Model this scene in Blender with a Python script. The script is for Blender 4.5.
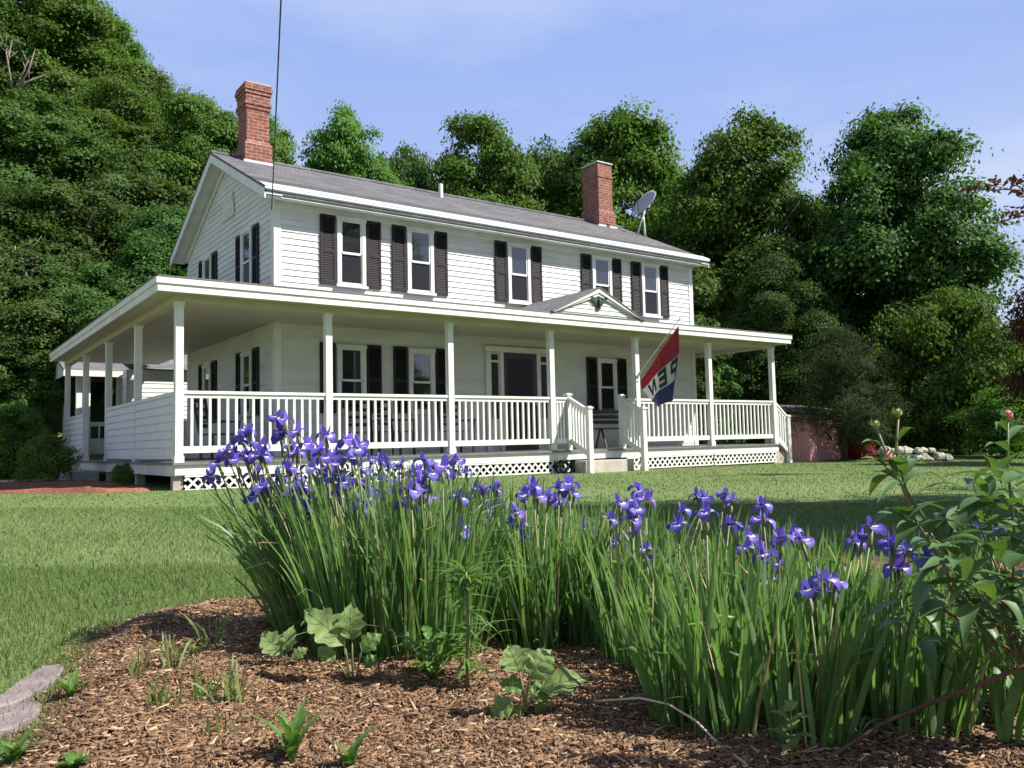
import bpy, bmesh, math, random
import numpy as np
from mathutils import Vector, Matrix

S = bpy.context.scene
for o in list(bpy.data.objects):
    bpy.data.objects.remove(o)
COL = S.collection
rnd = random.Random(7)
RG = np.random.default_rng(11)

# ------------------------------------------------------------------ camera
CAM = np.array([-3.18195, -12.66717, 0.17584])
YAW, PITCH, ROLL, FPX = 0.6313, 0.0710, -0.0237, 824.69
def cam_axes():
    cy, sy = math.cos(YAW), math.sin(YAW)
    f = np.array([sy*math.cos(PITCH), cy*math.cos(PITCH), math.sin(PITCH)])
    r = np.array([cy, -sy, 0.0]); u = np.cross(r, f)
    return (math.cos(ROLL)*r + math.sin(ROLL)*u, -math.sin(ROLL)*r + math.cos(ROLL)*u, f)
CR, CU, CF = cam_axes()
RH = np.array([math.cos(YAW), -math.sin(YAW), 0.0])     # level right
FH = np.array([math.sin(YAW), math.cos(YAW), 0.0])      # level forward
cd = bpy.data.cameras.new('camera'); cam = bpy.data.objects.new('camera', cd); COL.objects.link(cam)
cd.sensor_width = 36.0; cd.lens = FPX/1024*36; cd.clip_start = 0.05; cd.clip_end = 1500
cam.matrix_world = Matrix(((CR[0], CU[0], -CF[0], CAM[0]), (CR[1], CU[1], -CF[1], CAM[1]),
                           (CR[2], CU[2], -CF[2], CAM[2]), (0, 0, 0, 1)))
S.camera = cam

# ------------------------------------------------------------------ sky, sun, exposure
SUN_AZ = math.radians(40)       # from -Y (towards the viewer) round to +X
SUN_EL = math.radians(46.5)
sd = np.array([math.sin(SUN_AZ)*math.cos(SUN_EL), -math.cos(SUN_AZ)*math.cos(SUN_EL), math.sin(SUN_EL)])
W = bpy.data.worlds.new('World'); S.world = W; W.use_nodes = True
wn = W.node_tree; wn.nodes.clear()
def WN(t): return wn.nodes.new(t)
out = WN('ShaderNodeOutputWorld'); bg = WN('ShaderNodeBackground'); sky = WN('ShaderNodeTexSky')
sky.sky_type = 'NISHITA'; sky.sun_disc = False; sky.sun_elevation = SUN_EL
sky.sun_rotation = math.atan2(sd[0], sd[1]); sky.altitude = 200; sky.air_density = 1.0; sky.dust_density = 0.6; sky.ozone_density = 2.2
tc = WN('ShaderNodeTexCoord'); mp = WN('ShaderNodeMapping'); mp.inputs['Scale'].default_value = (1.6, 1.6, 6.0)
nz = WN('ShaderNodeTexNoise'); nz.inputs['Scale'].default_value = 1.3; nz.inputs['Detail'].default_value = 7; nz.inputs['Roughness'].default_value = 0.55
cr = WN('ShaderNodeValToRGB'); cr.color_ramp.elements[0].position = 0.40; cr.color_ramp.elements[0].color = (0.06,)*3+(1,)
cr.color_ramp.elements[1].position = 0.78; cr.color_ramp.elements[1].color = (0.62,)*3+(1,)
mx = WN('ShaderNodeMix'); mx.data_type = 'RGBA'; mx.inputs[7].default_value = (7.4, 8.4, 10.4, 1)
wn.links.new(tc.outputs['Generated'], mp.inputs['Vector']); wn.links.new(mp.outputs[0], nz.inputs['Vector'])
wn.links.new(nz.outputs[0], cr.inputs[0])
sz = WN('ShaderNodeSeparateXYZ'); hz = WN('ShaderNodeMapRange'); hz.interpolation_type = 'SMOOTHSTEP'; hz.inputs[1].default_value = 0.55; hz.inputs[2].default_value = 0.0; hz.inputs[3].default_value = 0; hz.inputs[4].default_value = 0.55
mm_ = WN('ShaderNodeMath'); mm_.operation = 'ADD'; mm_.use_clamp = True
wn.links.new(tc.outputs['Generated'], sz.inputs[0]); wn.links.new(sz.outputs[2], hz.inputs[0]); wn.links.new(hz.outputs[0], mm_.inputs[0]); wn.links.new(cr.outputs[0], mm_.inputs[1]); wn.links.new(mm_.outputs[0], mx.inputs[0])
tint = WN('ShaderNodeMix'); tint.data_type = 'RGBA'; tint.blend_type = 'MULTIPLY'; tint.inputs[0].default_value = 1
tint.inputs[7].default_value = (1.05, 1.0, 1.12, 1)
# a thin bright veil fills the part of the sky beyond the house, away from the sun
vd = WN('ShaderNodeVectorMath'); vd.operation = 'DOT_PRODUCT'; vd.inputs[1].default_value = (0.50, 0.86, 0.10)
vr = WN('ShaderNodeMapRange'); vr.interpolation_type = 'SMOOTHSTEP'; vr.inputs[1].default_value = 0.25; vr.inputs[2].default_value = 0.85; vr.inputs[4].default_value = 0.85
veil = WN('ShaderNodeMix'); veil.data_type = 'RGBA'; veil.inputs[7].default_value = (3.5, 5.15, 10.3, 1)
wn.links.new(tc.outputs['Generated'], vd.inputs[0]); wn.links.new(vd.outputs['Value'], vr.inputs[0]); wn.links.new(vr.outputs[0], veil.inputs[0])
wn.links.new(sky.outputs[0], tint.inputs[6]); wn.links.new(tint.outputs[2], veil.inputs[6]); wn.links.new(veil.outputs[2], mx.inputs[6]); wn.links.new(mx.outputs[2], bg.inputs[0])
bg.inputs[1].default_value = 0.055
wn.links.new(bg.outputs[0], out.inputs[0])
sl = bpy.data.lights.new('sun', 'SUN'); so = bpy.data.objects.new('sun', sl); COL.objects.link(so)
sl.energy = 5.0; sl.angle = math.radians(0.53); sl.color = (1.0, 0.94, 0.84)
so.rotation_euler = Vector(-sd).to_track_quat('-Z', 'Y').to_euler()
so.location = (6, -14, 22)
S.view_settings.view_transform = 'Standard'; S.view_settings.look = 'None'
S.view_settings.gamma = 1.0; S.view_settings.use_curve_mapping = False
S.view_settings.exposure = 0.8
S.cycles.max_bounces = 6; S.cycles.diffuse_bounces = 2; S.cycles.transparent_max_bounces = 6
S.cycles.use_denoising = True

# ------------------------------------------------------------------ positions
def ray(px, py): return CF*FPX + CR*(px-512) - CU*(py-384)
def at(px, py, depth):
    d = ray(px, py); d = d/np.dot(d, FH)
    return CAM + d*depth
def ss(t): t = np.clip(t, 0, 1); return t*t*(3-2*t)
def ab(x, y): return (x-CAM[0])*RH[0]+(y-CAM[1])*RH[1], (x-CAM[0])*FH[0]+(y-CAM[1])*FH[1]
def xy(a, b): return CAM[0]+RH[0]*a+FH[0]*b, CAM[1]+RH[1]*a+FH[1]*b
def tz(x, y):
    x = np.asarray(x, float); y = np.asarray(y, float)
    z = -0.405-0.006*np.clip(x, -2, 16) - 0.019*np.clip(-0.9-y, 0, 12)
    a, b = ab(x, y)
    hill = 11*ss((b-20)/24)*ss((-a-2)/16) + 2.0*ss((b-26)/20)*ss((8-a)/14)
    und = 0.015*np.sin(x*0.9+1)*np.sin(y*0.8)*ss((-1.5-y)/3)
    return z + hill + und
def on_ground(px, py):
    d = ray(px, py); t = 0.0
    lo, hi = 0.001, 0.3
    for k in range(60):
        m = (lo+hi)/2; P = CAM+d*m
        if P[2] > float(tz(P[0], P[1])): lo = m
        else: hi = m
    return CAM+d*lo
def ground_ab(a, b):
    x, y = xy(a, b); return np.array([x, y, float(tz(x, y))])

# ------------------------------------------------------------------ object helpers
def link(o, parent=None):
    COL.objects.link(o)
    if parent is not None: o.parent = parent
    return o
def tag(o, label=None, cat=None, group=None, kind=None):
    if label: o['label'] = label
    if cat: o['category'] = cat
    if group: o['group'] = group
    if kind: o['kind'] = kind
    return o
def empty(name, loc, label, cat, group=None, rz=0.0):
    o = bpy.data.objects.new(name, None); o.empty_display_size = 0.2; link(o)
    o.location = Vector(loc); o.rotation_euler = (0, 0, rz)
    return tag(o, label, cat, group)
def mesh_np(name, V, F, mats, fmi=None, smooth=False):
    """V (n,3); F list of index arrays (m,k) or one array"""
    if not isinstance(F, list): F = [F]
    me = bpy.data.meshes.new(name)
    V = np.asarray(V, np.float32)
    me.vertices.add(len(V)); me.vertices.foreach_set('co', V.ravel())
    loops = np.concatenate([np.asarray(f, np.int32).ravel() for f in F])
    sizes = np.concatenate([np.full(len(f), np.asarray(f).shape[1], np.int32) for f in F])
    starts = np.concatenate([[0], np.cumsum(sizes)[:-1]]).astype(np.int32)
    me.loops.add(len(loops)); me.loops.foreach_set('vertex_index', loops)
    me.polygons.add(len(sizes)); me.polygons.foreach_set('loop_start', starts)
    try: me.polygons.foreach_set('loop_total', sizes)
    except Exception: pass
    if not isinstance(mats, (list, tuple)): mats = [mats]
    for m in mats: me.materials.append(m)
    if fmi is not None: me.polygons.foreach_set('material_index', np.asarray(fmi, np.int32))
    if smooth: me.polygons.foreach_set('use_smooth', np.ones(len(sizes), bool))
    me.update(calc_edges=True); me.validate()
    return me
def add(name, me, parent=None):
    return link(bpy.data.objects.new(name, me), parent)

class MB:
    def __init__(s): s.v = []; s.f = []; s.m = []
    def poly(s, pts, mi=0):
        n = len(s.v); s.v += [tuple(map(float, p)) for p in pts]; s.f.append(tuple(range(n, n+len(pts)))); s.m.append(mi)
    def hexa(s, p, mi=0):   # 8 pts: bottom 4 ccw, top 4 ccw
        n = len(s.v); s.v += [tuple(map(float, q)) for q in p]
        for q in ((3, 2, 1, 0), (4, 5, 6, 7), (0, 1, 5, 4), (1, 2, 6, 5), (2, 3, 7, 6), (3, 0, 4, 7)):
            s.f.append(tuple(n+i for i in q)); s.m.append(mi)
    def box(s, x0, x1, y0, y1, z0, z1, mi=0):
        s.hexa([(x0, y0, z0), (x1, y0, z0), (x1, y1, z0), (x0, y1, z0), (x0, y0, z1), (x1, y0, z1), (x1, y1, z1), (x0, y1, z1)], mi)
    def beam(s, p, q, w, h, up=(0, 0, 1), mi=0):
        p = Vector(p); q = Vector(q); d = (q-p).normalized(); a = d.cross(Vector(up))
        if a.length < 1e-4: a = d.cross(Vector((1, 0, 0)))
        a.normalize(); b = a.cross(d).normalized(); a = a*w/2; b = b*h/2
        s.hexa([p-a-b, p+a-b, p+a+b, p-a+b, q-a-b, q+a-b, q+a+b, q-a+b], mi)
    def tube(s, pts, rad, n=6, mi=0, cap=True):
        pts = [Vector(p) for p in pts]
        if not isinstance(rad, (list, tuple)): rad = [rad]*len(pts)
        base = len(s.v); ref = None
        for i, p in enumerate(pts):
            d = (pts[min(i+1, len(pts)-1)]-pts[max(i-1, 0)])
            if d.length < 1e-9: d = Vector((0, 0, 1))
            d.normalize()
            if ref is None:
                ref = d.cross(Vector((0.31, 0.87, 0.11)));
                if ref.length < 0.1: ref = d.cross(Vector((1, 0, 0)))
            a = (ref-d*ref.dot(d)).normalized(); ref = a; b = d.cross(a)
            for k in range(n):
                t = 2*math.pi*k/n; s.v.append(tuple(p+(a*math.cos(t)+b*math.sin(t))*rad[i]))
        for i in range(len(pts)-1):
            for k in range(n):
                k2 = (k+1) % n
                s.f.append((base+i*n+k, base+i*n+k2, base+(i+1)*n+k2, base+(i+1)*n+k)); s.m.append(mi)
        if cap:
            s.f.append(tuple(base+k for k in range(n-1, -1, -1))); s.m.append(mi)
            e = base+(len(pts)-1)*n; s.f.append(tuple(e+k for k in range(n))); s.m.append(mi)
    def prism(s, pts2, fn0, fn1, mi=0):     # outline mapped by two functions to its two faces
        A = [fn0(*p) for p in pts2]; B = [fn1(*p) for p in pts2]
        s.poly(A[::-1], mi); s.poly(B, mi)
        for i in range(len(pts2)):
            j = (i+1) % len(pts2); s.poly([A[i], A[j], B[j], B[i]], mi)
    def mesh(s, name, mats, smooth=False):
        me = bpy.data.meshes.new(name); me.from_pydata(s.v, [], s.f)
        if smooth:
            me.polygons.foreach_set('material_index', s.m)
            bm = bmesh.new(); bm.from_mesh(me); bmesh.ops.remove_doubles(bm, verts=bm.verts, dist=2e-5); bm.to_mesh(me); bm.free()
        if not isinstance(mats, (list, tuple)): mats = [mats]
        for m in mats: me.materials.append(m)
        if not smooth: me.polygons.foreach_set('material_index', s.m)
        if smooth: me.polygons.foreach_set('use_smooth', [True]*len(me.polygons))
        me.update(); return me
    def build(s, name, mats, parent=None, smooth=False, bevel=0.0):
        o = add(name, s.mesh(name, mats, smooth), parent)
        if bevel:
            b = o.modifiers.new('bevel', 'BEVEL'); b.width = bevel; b.segments = 2; b.limit_method = 'ANGLE'
        return o

# ------------------------------------------------------------------ materials
def mat(name, c1, c2=None, scale=6.0, rough=0.6, detail=4.0, bump=0.0, bscale=None, metallic=0.0, stretch=None,
        lo=0.35, hi=0.65, spec=0.5, island=0.0, objrand=0.0, transl=0.0, tcol=None):
    m = bpy.data.materials.new(name); m.use_nodes = True; n = m.node_tree.nodes; L = m.node_tree.links
    p = n['Principled BSDF']; o = n['Material Output']
    p.inputs['Roughness'].default_value = rough; p.inputs['Metallic'].default_value = metallic
    p.inputs['Specular IOR Level'].default_value = spec
    if c2 is None: c2 = tuple(v*0.88 for v in c1)
    g = n.new('ShaderNodeNewGeometry'); tc = n.new('ShaderNodeTexCoord'); src = tc.outputs['Object']
    if stretch:
        mp = n.new('ShaderNodeMapping'); mp.inputs['Scale'].default_value = stretch; L.new(src, mp.inputs[0]); src = mp.outputs[0]
    t = n.new('ShaderNodeTexNoise'); t.inputs['Scale'].default_value = scale; t.inputs['Detail'].default_value = detail
    L.new(src, t.inputs['Vector'])
    mr = n.new('ShaderNodeMapRange'); mr.inputs[1].default_value = lo; mr.inputs[2].default_value = hi
    L.new(t.outputs[0], mr.inputs[0]); fac = mr.outputs[0]
    if island:
        a = n.new('ShaderNodeMix'); a.data_type = 'FLOAT'; a.inputs[0].default_value = island
        L.new(fac, a.inputs[2]); L.new(g.outputs['Random Per Island'], a.inputs[3]); fac = a.outputs[0]
    mix = n.new('ShaderNodeMix'); mix.data_type = 'RGBA'; mix.inputs[6].default_value = (*c1, 1); mix.inputs[7].default_value = (*c2, 1)
    L.new(fac, mix.inputs[0]); col = mix.outputs[2]
    if objrand:
        oi = n.new('ShaderNodeObjectInfo'); hs = n.new('ShaderNodeHueSaturation')
        r1 = n.new('ShaderNodeMapRange'); r1.inputs[3].default_value = 1-objrand; r1.inputs[4].default_value = 1+objrand
        r2 = n.new('ShaderNodeMapRange'); r2.inputs[3].default_value = 0.5-objrand*0.05; r2.inputs[4].default_value = 0.5+objrand*0.05
        L.new(oi.outputs['Random'], r1.inputs[0]); L.new(oi.outputs['Random'], r2.inputs[0])
        L.new(r1.outputs[0], hs.inputs['Value']); L.new(r2.outputs[0], hs.inputs['Hue']); L.new(col, hs.inputs['Color']); col = hs.outputs[0]
    L.new(col, p.inputs['Base Color'])
    if bump:
        b = n.new('ShaderNodeBump'); b.inputs['Strength'].default_value = bump; b.inputs['Distance'].default_value = 0.02
        t2 = n.new('ShaderNodeTexNoise'); t2.inputs['Scale'].default_value = bscale or scale*4; t2.inputs['Detail'].default_value = 6
        L.new(src, t2.inputs['Vector']); L.new(t2.outputs[0], b.inputs['Height']); L.new(b.outputs[0], p.inputs['Normal'])
    if transl:
        tr = n.new('ShaderNodeBsdfTranslucent'); ms = n.new('ShaderNodeMixShader'); ms.inputs[0].default_value = transl
        tm = n.new('ShaderNodeMix'); tm.data_type = 'RGBA'; tm.blend_type = 'MULTIPLY'; tm.inputs[0].default_value = 1
        tm.inputs[7].default_value = (*(tcol or (1.5, 1.5, 0.7)), 1); L.new(col, tm.inputs[6]); L.new(tm.outputs[2], tr.inputs[0])
        L.new(p.outputs[0], ms.inputs[1]); L.new(tr.outputs[0], ms.inputs[2]); L.new(ms.outputs[0], o.inputs[0])
    return m

M = {}
M['paint'] = mat('white_paint', (0.77, 0.77, 0.76), (0.66, 0.66, 0.64), 3, 0.45, bump=0.05, bscale=60)
M['siding'] = mat('clapboard_paint', (0.71, 0.71, 0.70), (0.56, 0.56, 0.54), 1.1, 0.6, stretch=(1, 1, 5), lo=.40, hi=.75, detail=9, bump=0.06, bscale=25)
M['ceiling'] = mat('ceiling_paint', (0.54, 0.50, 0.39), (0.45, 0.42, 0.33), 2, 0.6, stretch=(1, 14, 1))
M['trim'] = mat('metal_drip_edge', (0.78, 0.82, 0.84), (0.66, 0.71, 0.74), 3, 0.35)
M['deck'] = mat('grey_deck_paint', (0.19, 0.19, 0.20), (0.14, 0.14, 0.15), 4, 0.6, stretch=(1, 12, 1))
M['shutter'] = mat('black_shutter_paint', (0.026, 0.021, 0.027), (0.016, 0.014, 0.018), 8, 0.6, spec=0.3)
M['halfwall'] = mat('painted_shingle_wall', (0.74, 0.75, 0.79), (0.64, 0.65, 0.70), 3, 0.6, stretch=(1, 6, 1))
M['door'] = mat('dark_storm_door', (0.045, 0.02, 0.02), (0.03, 0.018, 0.018), 3, 0.3)
M['dark'] = mat('black_wrought_metal', (0.025, 0.025, 0.027), None, 9, 0.5)
M['concrete'] = mat('pale_concrete', (0.50, 0.45, 0.40), (0.38, 0.34, 0.31), 5, 0.85, bump=0.3, bscale=40)
M['granite'] = mat('grey_granite', (0.36, 0.36, 0.36), (0.22, 0.22, 0.23), 30, 0.8, bump=0.3)
M['pier'] = mat('weathered_pier', (0.42, 0.36, 0.32), (0.30, 0.26, 0.23), 6, 0.85, bump=0.2)
M['bark'] = mat('tree_bark', (0.075, 0.055, 0.042), (0.035, 0.027, 0.022), 5, 0.9, stretch=(4, 4, 0.6), bump=0.6)
M['deadwood'] = mat('bare_grey_wood', (0.30, 0.26, 0.22), (0.18, 0.15, 0.13), 5, 0.9)
M['lead'] = mat('lead_flashing', (0.62, 0.66, 0.68), (0.5, 0.53, 0.55), 5, 0.4)
M['dish'] = mat('dish_grey', (0.42, 0.43, 0.46), (0.35, 0.36, 0.40), 5, 0.45)
M['eagle'] = mat('verdigris_iron', (0.035, 0.06, 0.06), (0.02, 0.03, 0.03), 12, 0.5)
M['pinkwood'] = mat('faded_red_boards', (0.66, 0.38, 0.42), (0.52, 0.24, 0.27), 5, 0.8, stretch=(8, 8, 0.7))
M['stonewhite'] = mat('pale_field_stone', (0.50, 0.48, 0.44), (0.24, 0.23, 0.20), 5, 0.9, bump=0.4)
M['flag_stone'] = mat('mauve_flagstone', (0.27, 0.22, 0.22), (0.19, 0.155, 0.16), 9, 0.85, bump=0.5, bscale=50)
M['rubber'] = mat('black_rubber', (0.02, 0.02, 0.022), None, 9, 0.45)
M['cable'] = mat('cable_sheath', (0.03, 0.03, 0.035), None, 9, 0.6)

def glass(name, base, ior, rough):
    m = bpy.data.materials.new(name); m.use_nodes = True; n = m.node_tree.nodes; L = m.node_tree.links; p = n['Principled BSDF']
    t = n.new('ShaderNodeTexNoise'); t.inputs['Scale'].default_value = 1.4; tc = n.new('ShaderNodeTexCoord'); L.new(tc.outputs['Object'], t.inputs[0])
    mx = n.new('ShaderNodeMix'); mx.data_type = 'RGBA'; mx.inputs[6].default_value = (*base, 1); mx.inputs[7].default_value = (*[v*1.6 for v in base], 1)
    L.new(t.outputs[0], mx.inputs[0]); L.new(mx.outputs[2], p.inputs['Base Color'])
    p.inputs['Roughness'].default_value = rough; p.inputs['IOR'].default_value = ior
    b = n.new('ShaderNodeBump'); b.inputs['Strength'].default_value = 0.02; b.inputs['Distance'].default_value = 0.05
    L.new(t.outputs[0], b.inputs['Height']); L.new(b.outputs[0], p.inputs['Normal'])
    return m
M['pane'] = glass('window_glass', (0.016, 0.018, 0.024), 2.1, 0.03)
M['screen'] = glass('insect_screen', (0.016, 0.016, 0.021), 1.3, 0.3)

def brick_mat():
    m = bpy.data.materials.new('red_brick'); m.use_nodes = True; n = m.node_tree.nodes; L = m.node_tree.links; p = n['Principled BSDF']
    tc = n.new('ShaderNodeTexCoord'); sx = n.new('ShaderNodeSeparateXYZ'); cx = n.new('ShaderNodeCombineXYZ'); ad = n.new('ShaderNodeMath')
    L.new(tc.outputs['Object'], sx.inputs[0]); L.new(sx.outputs[0], ad.inputs[0]); L.new(sx.outputs[1], ad.inputs[1])
    L.new(ad.outputs[0], cx.inputs[0]); L.new(sx.outputs[2], cx.inputs[1])
    b = n.new('ShaderNodeTexBrick'); b.inputs['Scale'].default_value = 1.0; b.inputs['Brick Width'].default_value = 0.21; b.inputs['Row Height'].default_value = 0.075
    b.inputs['Mortar Size'].default_value = 0.010; b.inputs['Color1'].default_value = (0.29, 0.090, 0.060, 1); b.inputs['Color2'].default_value = (0.19, 0.055, 0.040, 1)
    b.inputs['Mortar'].default_value = (0.31, 0.24, 0.21, 1); L.new(cx.outputs[0], b.inputs[0])
    t = n.new('ShaderNodeTexNoise'); t.inputs['Scale'].default_value = 9; L.new(tc.outputs['Object'], t.inputs[0])
    mx = n.new('ShaderNodeMix'); mx.data_type = 'RGBA'; mx.blend_type = 'MULTIPLY'; mx.inputs[0].default_value = 0.6
    cr = n.new('ShaderNodeValToRGB'); cr.color_ramp.elements[0].color = (0.45, 0.42, 0.4, 1); cr.color_ramp.elements[0].position = 0.3
    cr.color_ramp.elements[1].color = (1.25, 1.2, 1.2, 1); cr.color_ramp.elements[1].position = 0.7
    L.new(t.outputs[0], cr.inputs[0]); L.new(b.outputs[0], mx.inputs[6]); L.new(cr.outputs[0], mx.inputs[7]); L.new(mx.outputs[2], p.inputs['Base Color'])
    p.inputs['Roughness'].default_value = 0.9
    bp = n.new('ShaderNodeBump'); bp.inputs['Strength'].default_value = 0.6; bp.inputs['Distance'].default_value = 0.01; bp.invert = True
    L.new(b.outputs['Fac'], bp.inputs['Height']); L.new(bp.outputs[0], p.inputs['Normal'])
    return m
M['brick'] = brick_mat()
def shingle_mat():
    m = bpy.data.materials.new('grey_brown_shingles'); m.use_nodes = True; n = m.node_tree.nodes; L = m.node_tree.links; p = n['Principled BSDF']
    tc = n.new('ShaderNodeTexCoord')
    b = n.new('ShaderNodeTexBrick'); b.inputs['Scale'].default_value = 1.0; b.inputs['Brick Width'].default_value = 0.30; b.inputs['Row Height'].default_value = 0.13
    b.inputs['Mortar Size'].default_value = 0.006; b.inputs['Color1'].default_value = (0.150, 0.150, 0.160, 1); b.inputs['Color2'].default_value = (0.105, 0.105, 0.114, 1)
    b.inputs['Mortar'].default_value = (0.05, 0.05, 0.05, 1); L.new(tc.outputs['Object'], b.inputs[0])
    t = n.new('ShaderNodeTexNoise'); t.inputs['Scale'].default_value = 1.3; t.inputs['Detail'].default_value = 8; L.new(tc.outputs['Object'], t.inputs[0])
    mx = n.new('ShaderNodeMix'); mx.data_type = 'RGBA'; mx.blend_type = 'MULTIPLY'; mx.inputs[0].default_value = 0.5
    L.new(b.outputs[0], mx.inputs[6]); L.new(t.outputs[0], mx.inputs[7]); 
    g = n.new('ShaderNodeMix'); g.data_type = 'RGBA'; g.blend_type = 'MULTIPLY'; g.inputs[0].default_value = 1; g.inputs[7].default_value = (1.6, 1.58, 1.65, 1)
    L.new(mx.outputs[2], g.inputs[6]); L.new(g.outputs[2], p.inputs['Base Color']); p.inputs['Roughness'].default_value = 0.85
    bp = n.new('ShaderNodeBump'); bp.inputs['Strength'].default_value = 0.7; bp.inputs['Distance'].default_value = 0.01; bp.invert = True
    L.new(b.outputs['Fac'], bp.inputs['Height']); L.new(bp.outputs[0], p.inputs['Normal'])
    return m
M['shingle'] = shingle_mat()

def leafmat(name, c1, c2, transl=0.34, rough=0.62, objrand=0.22, spec=0.14, tcol=(1.5, 1.6, 0.6), island=0.75, scale=0.5):
    return mat(name, c1, c2, scale, rough, 2, objrand=objrand, transl=transl, island=island, spec=spec, tcol=tcol)
M['maple'] = leafmat('maple_leaves', (0.062, 0.136, 0.026), (0.132, 0.232, 0.052))
M['forest'] = leafmat('forest_leaves', (0.048, 0.100, 0.026), (0.102, 0.174, 0.050))
M['darkleaf'] = leafmat('dark_maple_leaves', (0.042, 0.100, 0.027), (0.090, 0.168, 0.050))
M['limeleaf'] = leafmat('lime_leaves', (0.085, 0.165, 0.028), (0.15, 0.25, 0.06))
M['pineleaf'] = leafmat('brown_green_needles', (0.026, 0.044, 0.018), (0.056, 0.072, 0.032), 0.15, rough=0.75, spec=0.1)
M['arbor'] = leafmat('cedar_sprays', (0.045, 0.100, 0.020), (0.075, 0.14, 0.03), 0.15)
M['copper'] = leafmat('copper_leaves', (0.050, 0.030, 0.018), (0.115, 0.066, 0.040), 0.3, tcol=(1.8, 1.0, 0.7))
M['redleaf'] = leafmat('barberry_leaves', (0.13, 0.030, 0.028), (0.22, 0.065, 0.055), 0.2, tcol=(1.5, 0.9, 0.7))
M['grass'] = None
M['iris_leaf'] = mat('iris_blades', (0.098, 0.190, 0.062), (0.215, 0.335, 0.130), 4, 0.40, 2, island=0.88, transl=0.48, tcol=(1.2, 1.4, 0.65), spec=0.5)
M['driedblade'] = mat('dried_blades', (0.46, 0.37, 0.20), (0.30, 0.22, 0.12), 12, 0.7, island=.6)
M['iris_stem'] = mat('iris_stalk', (0.11, 0.16, 0.055), (0.20, 0.19, 0.08), 14, 0.5, island=0.5)
M['petal'] = mat('violet_petals', (0.085, 0.058, 0.38), (0.18, 0.135, 0.58), 60, 0.55, 3, island=0.6, transl=0.3, tcol=(1.3, 1.1, 1.3), objrand=0.15)
M['signal'] = mat('white_petal_mark', (0.46, 0.42, 0.66), (0.72, 0.60, 0.28), 60, 0.6)
M['weedleaf'] = mat('weed_leaves', (0.075, 0.17, 0.03), (0.14, 0.26, 0.06), 30, 0.5, island=0.6, transl=0.35, tcol=(1.4, 1.5, 0.6))
M['paleleaf'] = mat('pale_lobed_leaves', (0.16, 0.26, 0.07), (0.24, 0.34, 0.12), 20, 0.55, island=0.6, transl=0.35, tcol=(1.4, 1.4, 0.6))
M['dryleaf'] = mat('grass_tuft_blades', (0.13, 0.20, 0.055), (0.24, 0.25, 0.11), 20, 0.55, island=0.8, transl=0.3)
M['peony_leaf'] = mat('peony_leaves', (0.058, 0.130, 0.040), (0.115, 0.205, 0.070), 12, 0.45, island=0.6, transl=0.28, tcol=(1.4, 1.5, 0.5))
M['peony_stem'] = mat('peony_stems', (0.13, 0.18, 0.06), (0.17, 0.12, 0.06), 8, 0.5)
M['coral'] = mat('coral_bud_petals', (0.72, 0.24, 0.15), (0.60, 0.14, 0.12), 40, 0.5)
M['pinkbud'] = mat('pink_bud_petals', (0.72, 0.24, 0.24), (0.60, 0.15, 0.18), 40, 0.5)
M['greenbud'] = mat('green_bud', (0.30, 0.36, 0.11), (0.22, 0.30, 0.08), 30, 0.5)
M['straw'] = mat('straw_stalk', (0.66, 0.54, 0.40), (0.55, 0.44, 0.32), 20, 0.7)
M['cane'] = mat('red_brown_cane', (0.15, 0.065, 0.045), (0.09, 0.045, 0.03), 20, 0.6)

def ground_mat(name, stops, big=0.35, small=9.0, rough=0.95, bump=0.4, bdist=0.03):
    m = bpy.data.materials.new(name); m.use_nodes = True; n = m.node_tree.nodes; L = m.node_tree.links; p = n['Principled BSDF']
    tc = n.new('ShaderNodeTexCoord'); g = n.new('ShaderNodeNewGeometry')
    a = n.new('ShaderNodeTexNoise'); a.inputs['Scale'].default_value = big; a.inputs['Detail'].default_value = 5; L.new(g.outputs['Position'], a.inputs[0])
    b = n.new('ShaderNodeTexNoise'); b.inputs['Scale'].default_value = small; b.inputs['Detail'].default_value = 6; L.new(g.outputs['Position'], b.inputs[0])
    mx = n.new('ShaderNodeMix'); mx.data_type = 'FLOAT'; mx.inputs[0].default_value = 0.42; L.new(a.outputs[0], mx.inputs[2]); L.new(b.outputs[0], mx.inputs[3])
    r = n.new('ShaderNodeValToRGB'); e = r.color_ramp.elements
    while len(e) < len(stops): e.new(0.5)
    for k, (pos, c) in enumerate(stops): e[k].position = pos; e[k].color = (*c, 1)
    L.new(mx.outputs[0], r.inputs[0]); L.new(r.outputs[0], p.inputs['Base Color']); p.inputs['Roughness'].default_value = rough
    p.inputs['Specular IOR Level'].default_value = 0.2
    bp = n.new('ShaderNodeBump'); bp.inputs['Strength'].default_value = bump; bp.inputs['Distance'].default_value = bdist
    L.new(b.outputs[0], bp.inputs['Height']); L.new(bp.outputs[0], p.inputs['Normal'])
    return m, mx, r
LAWN = [(0.20, (0.086, 0.140, 0.044)), (0.45, (0.118, 0.176, 0.058)), (0.62, (0.158, 0.200, 0.078)), (0.76, (0.225, 0.212, 0.115))]
M['lawn'], _, _ = ground_mat('lawn_turf', LAWN, 0.55, 14)
M['grass'], gmx, _ = ground_mat('grass_blades', [(p, (c[0]*1.12, c[1]*1.15, c[2]*1.05)) for p, c in LAWN], 0.55, 14, 0.6, 0.0)
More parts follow.
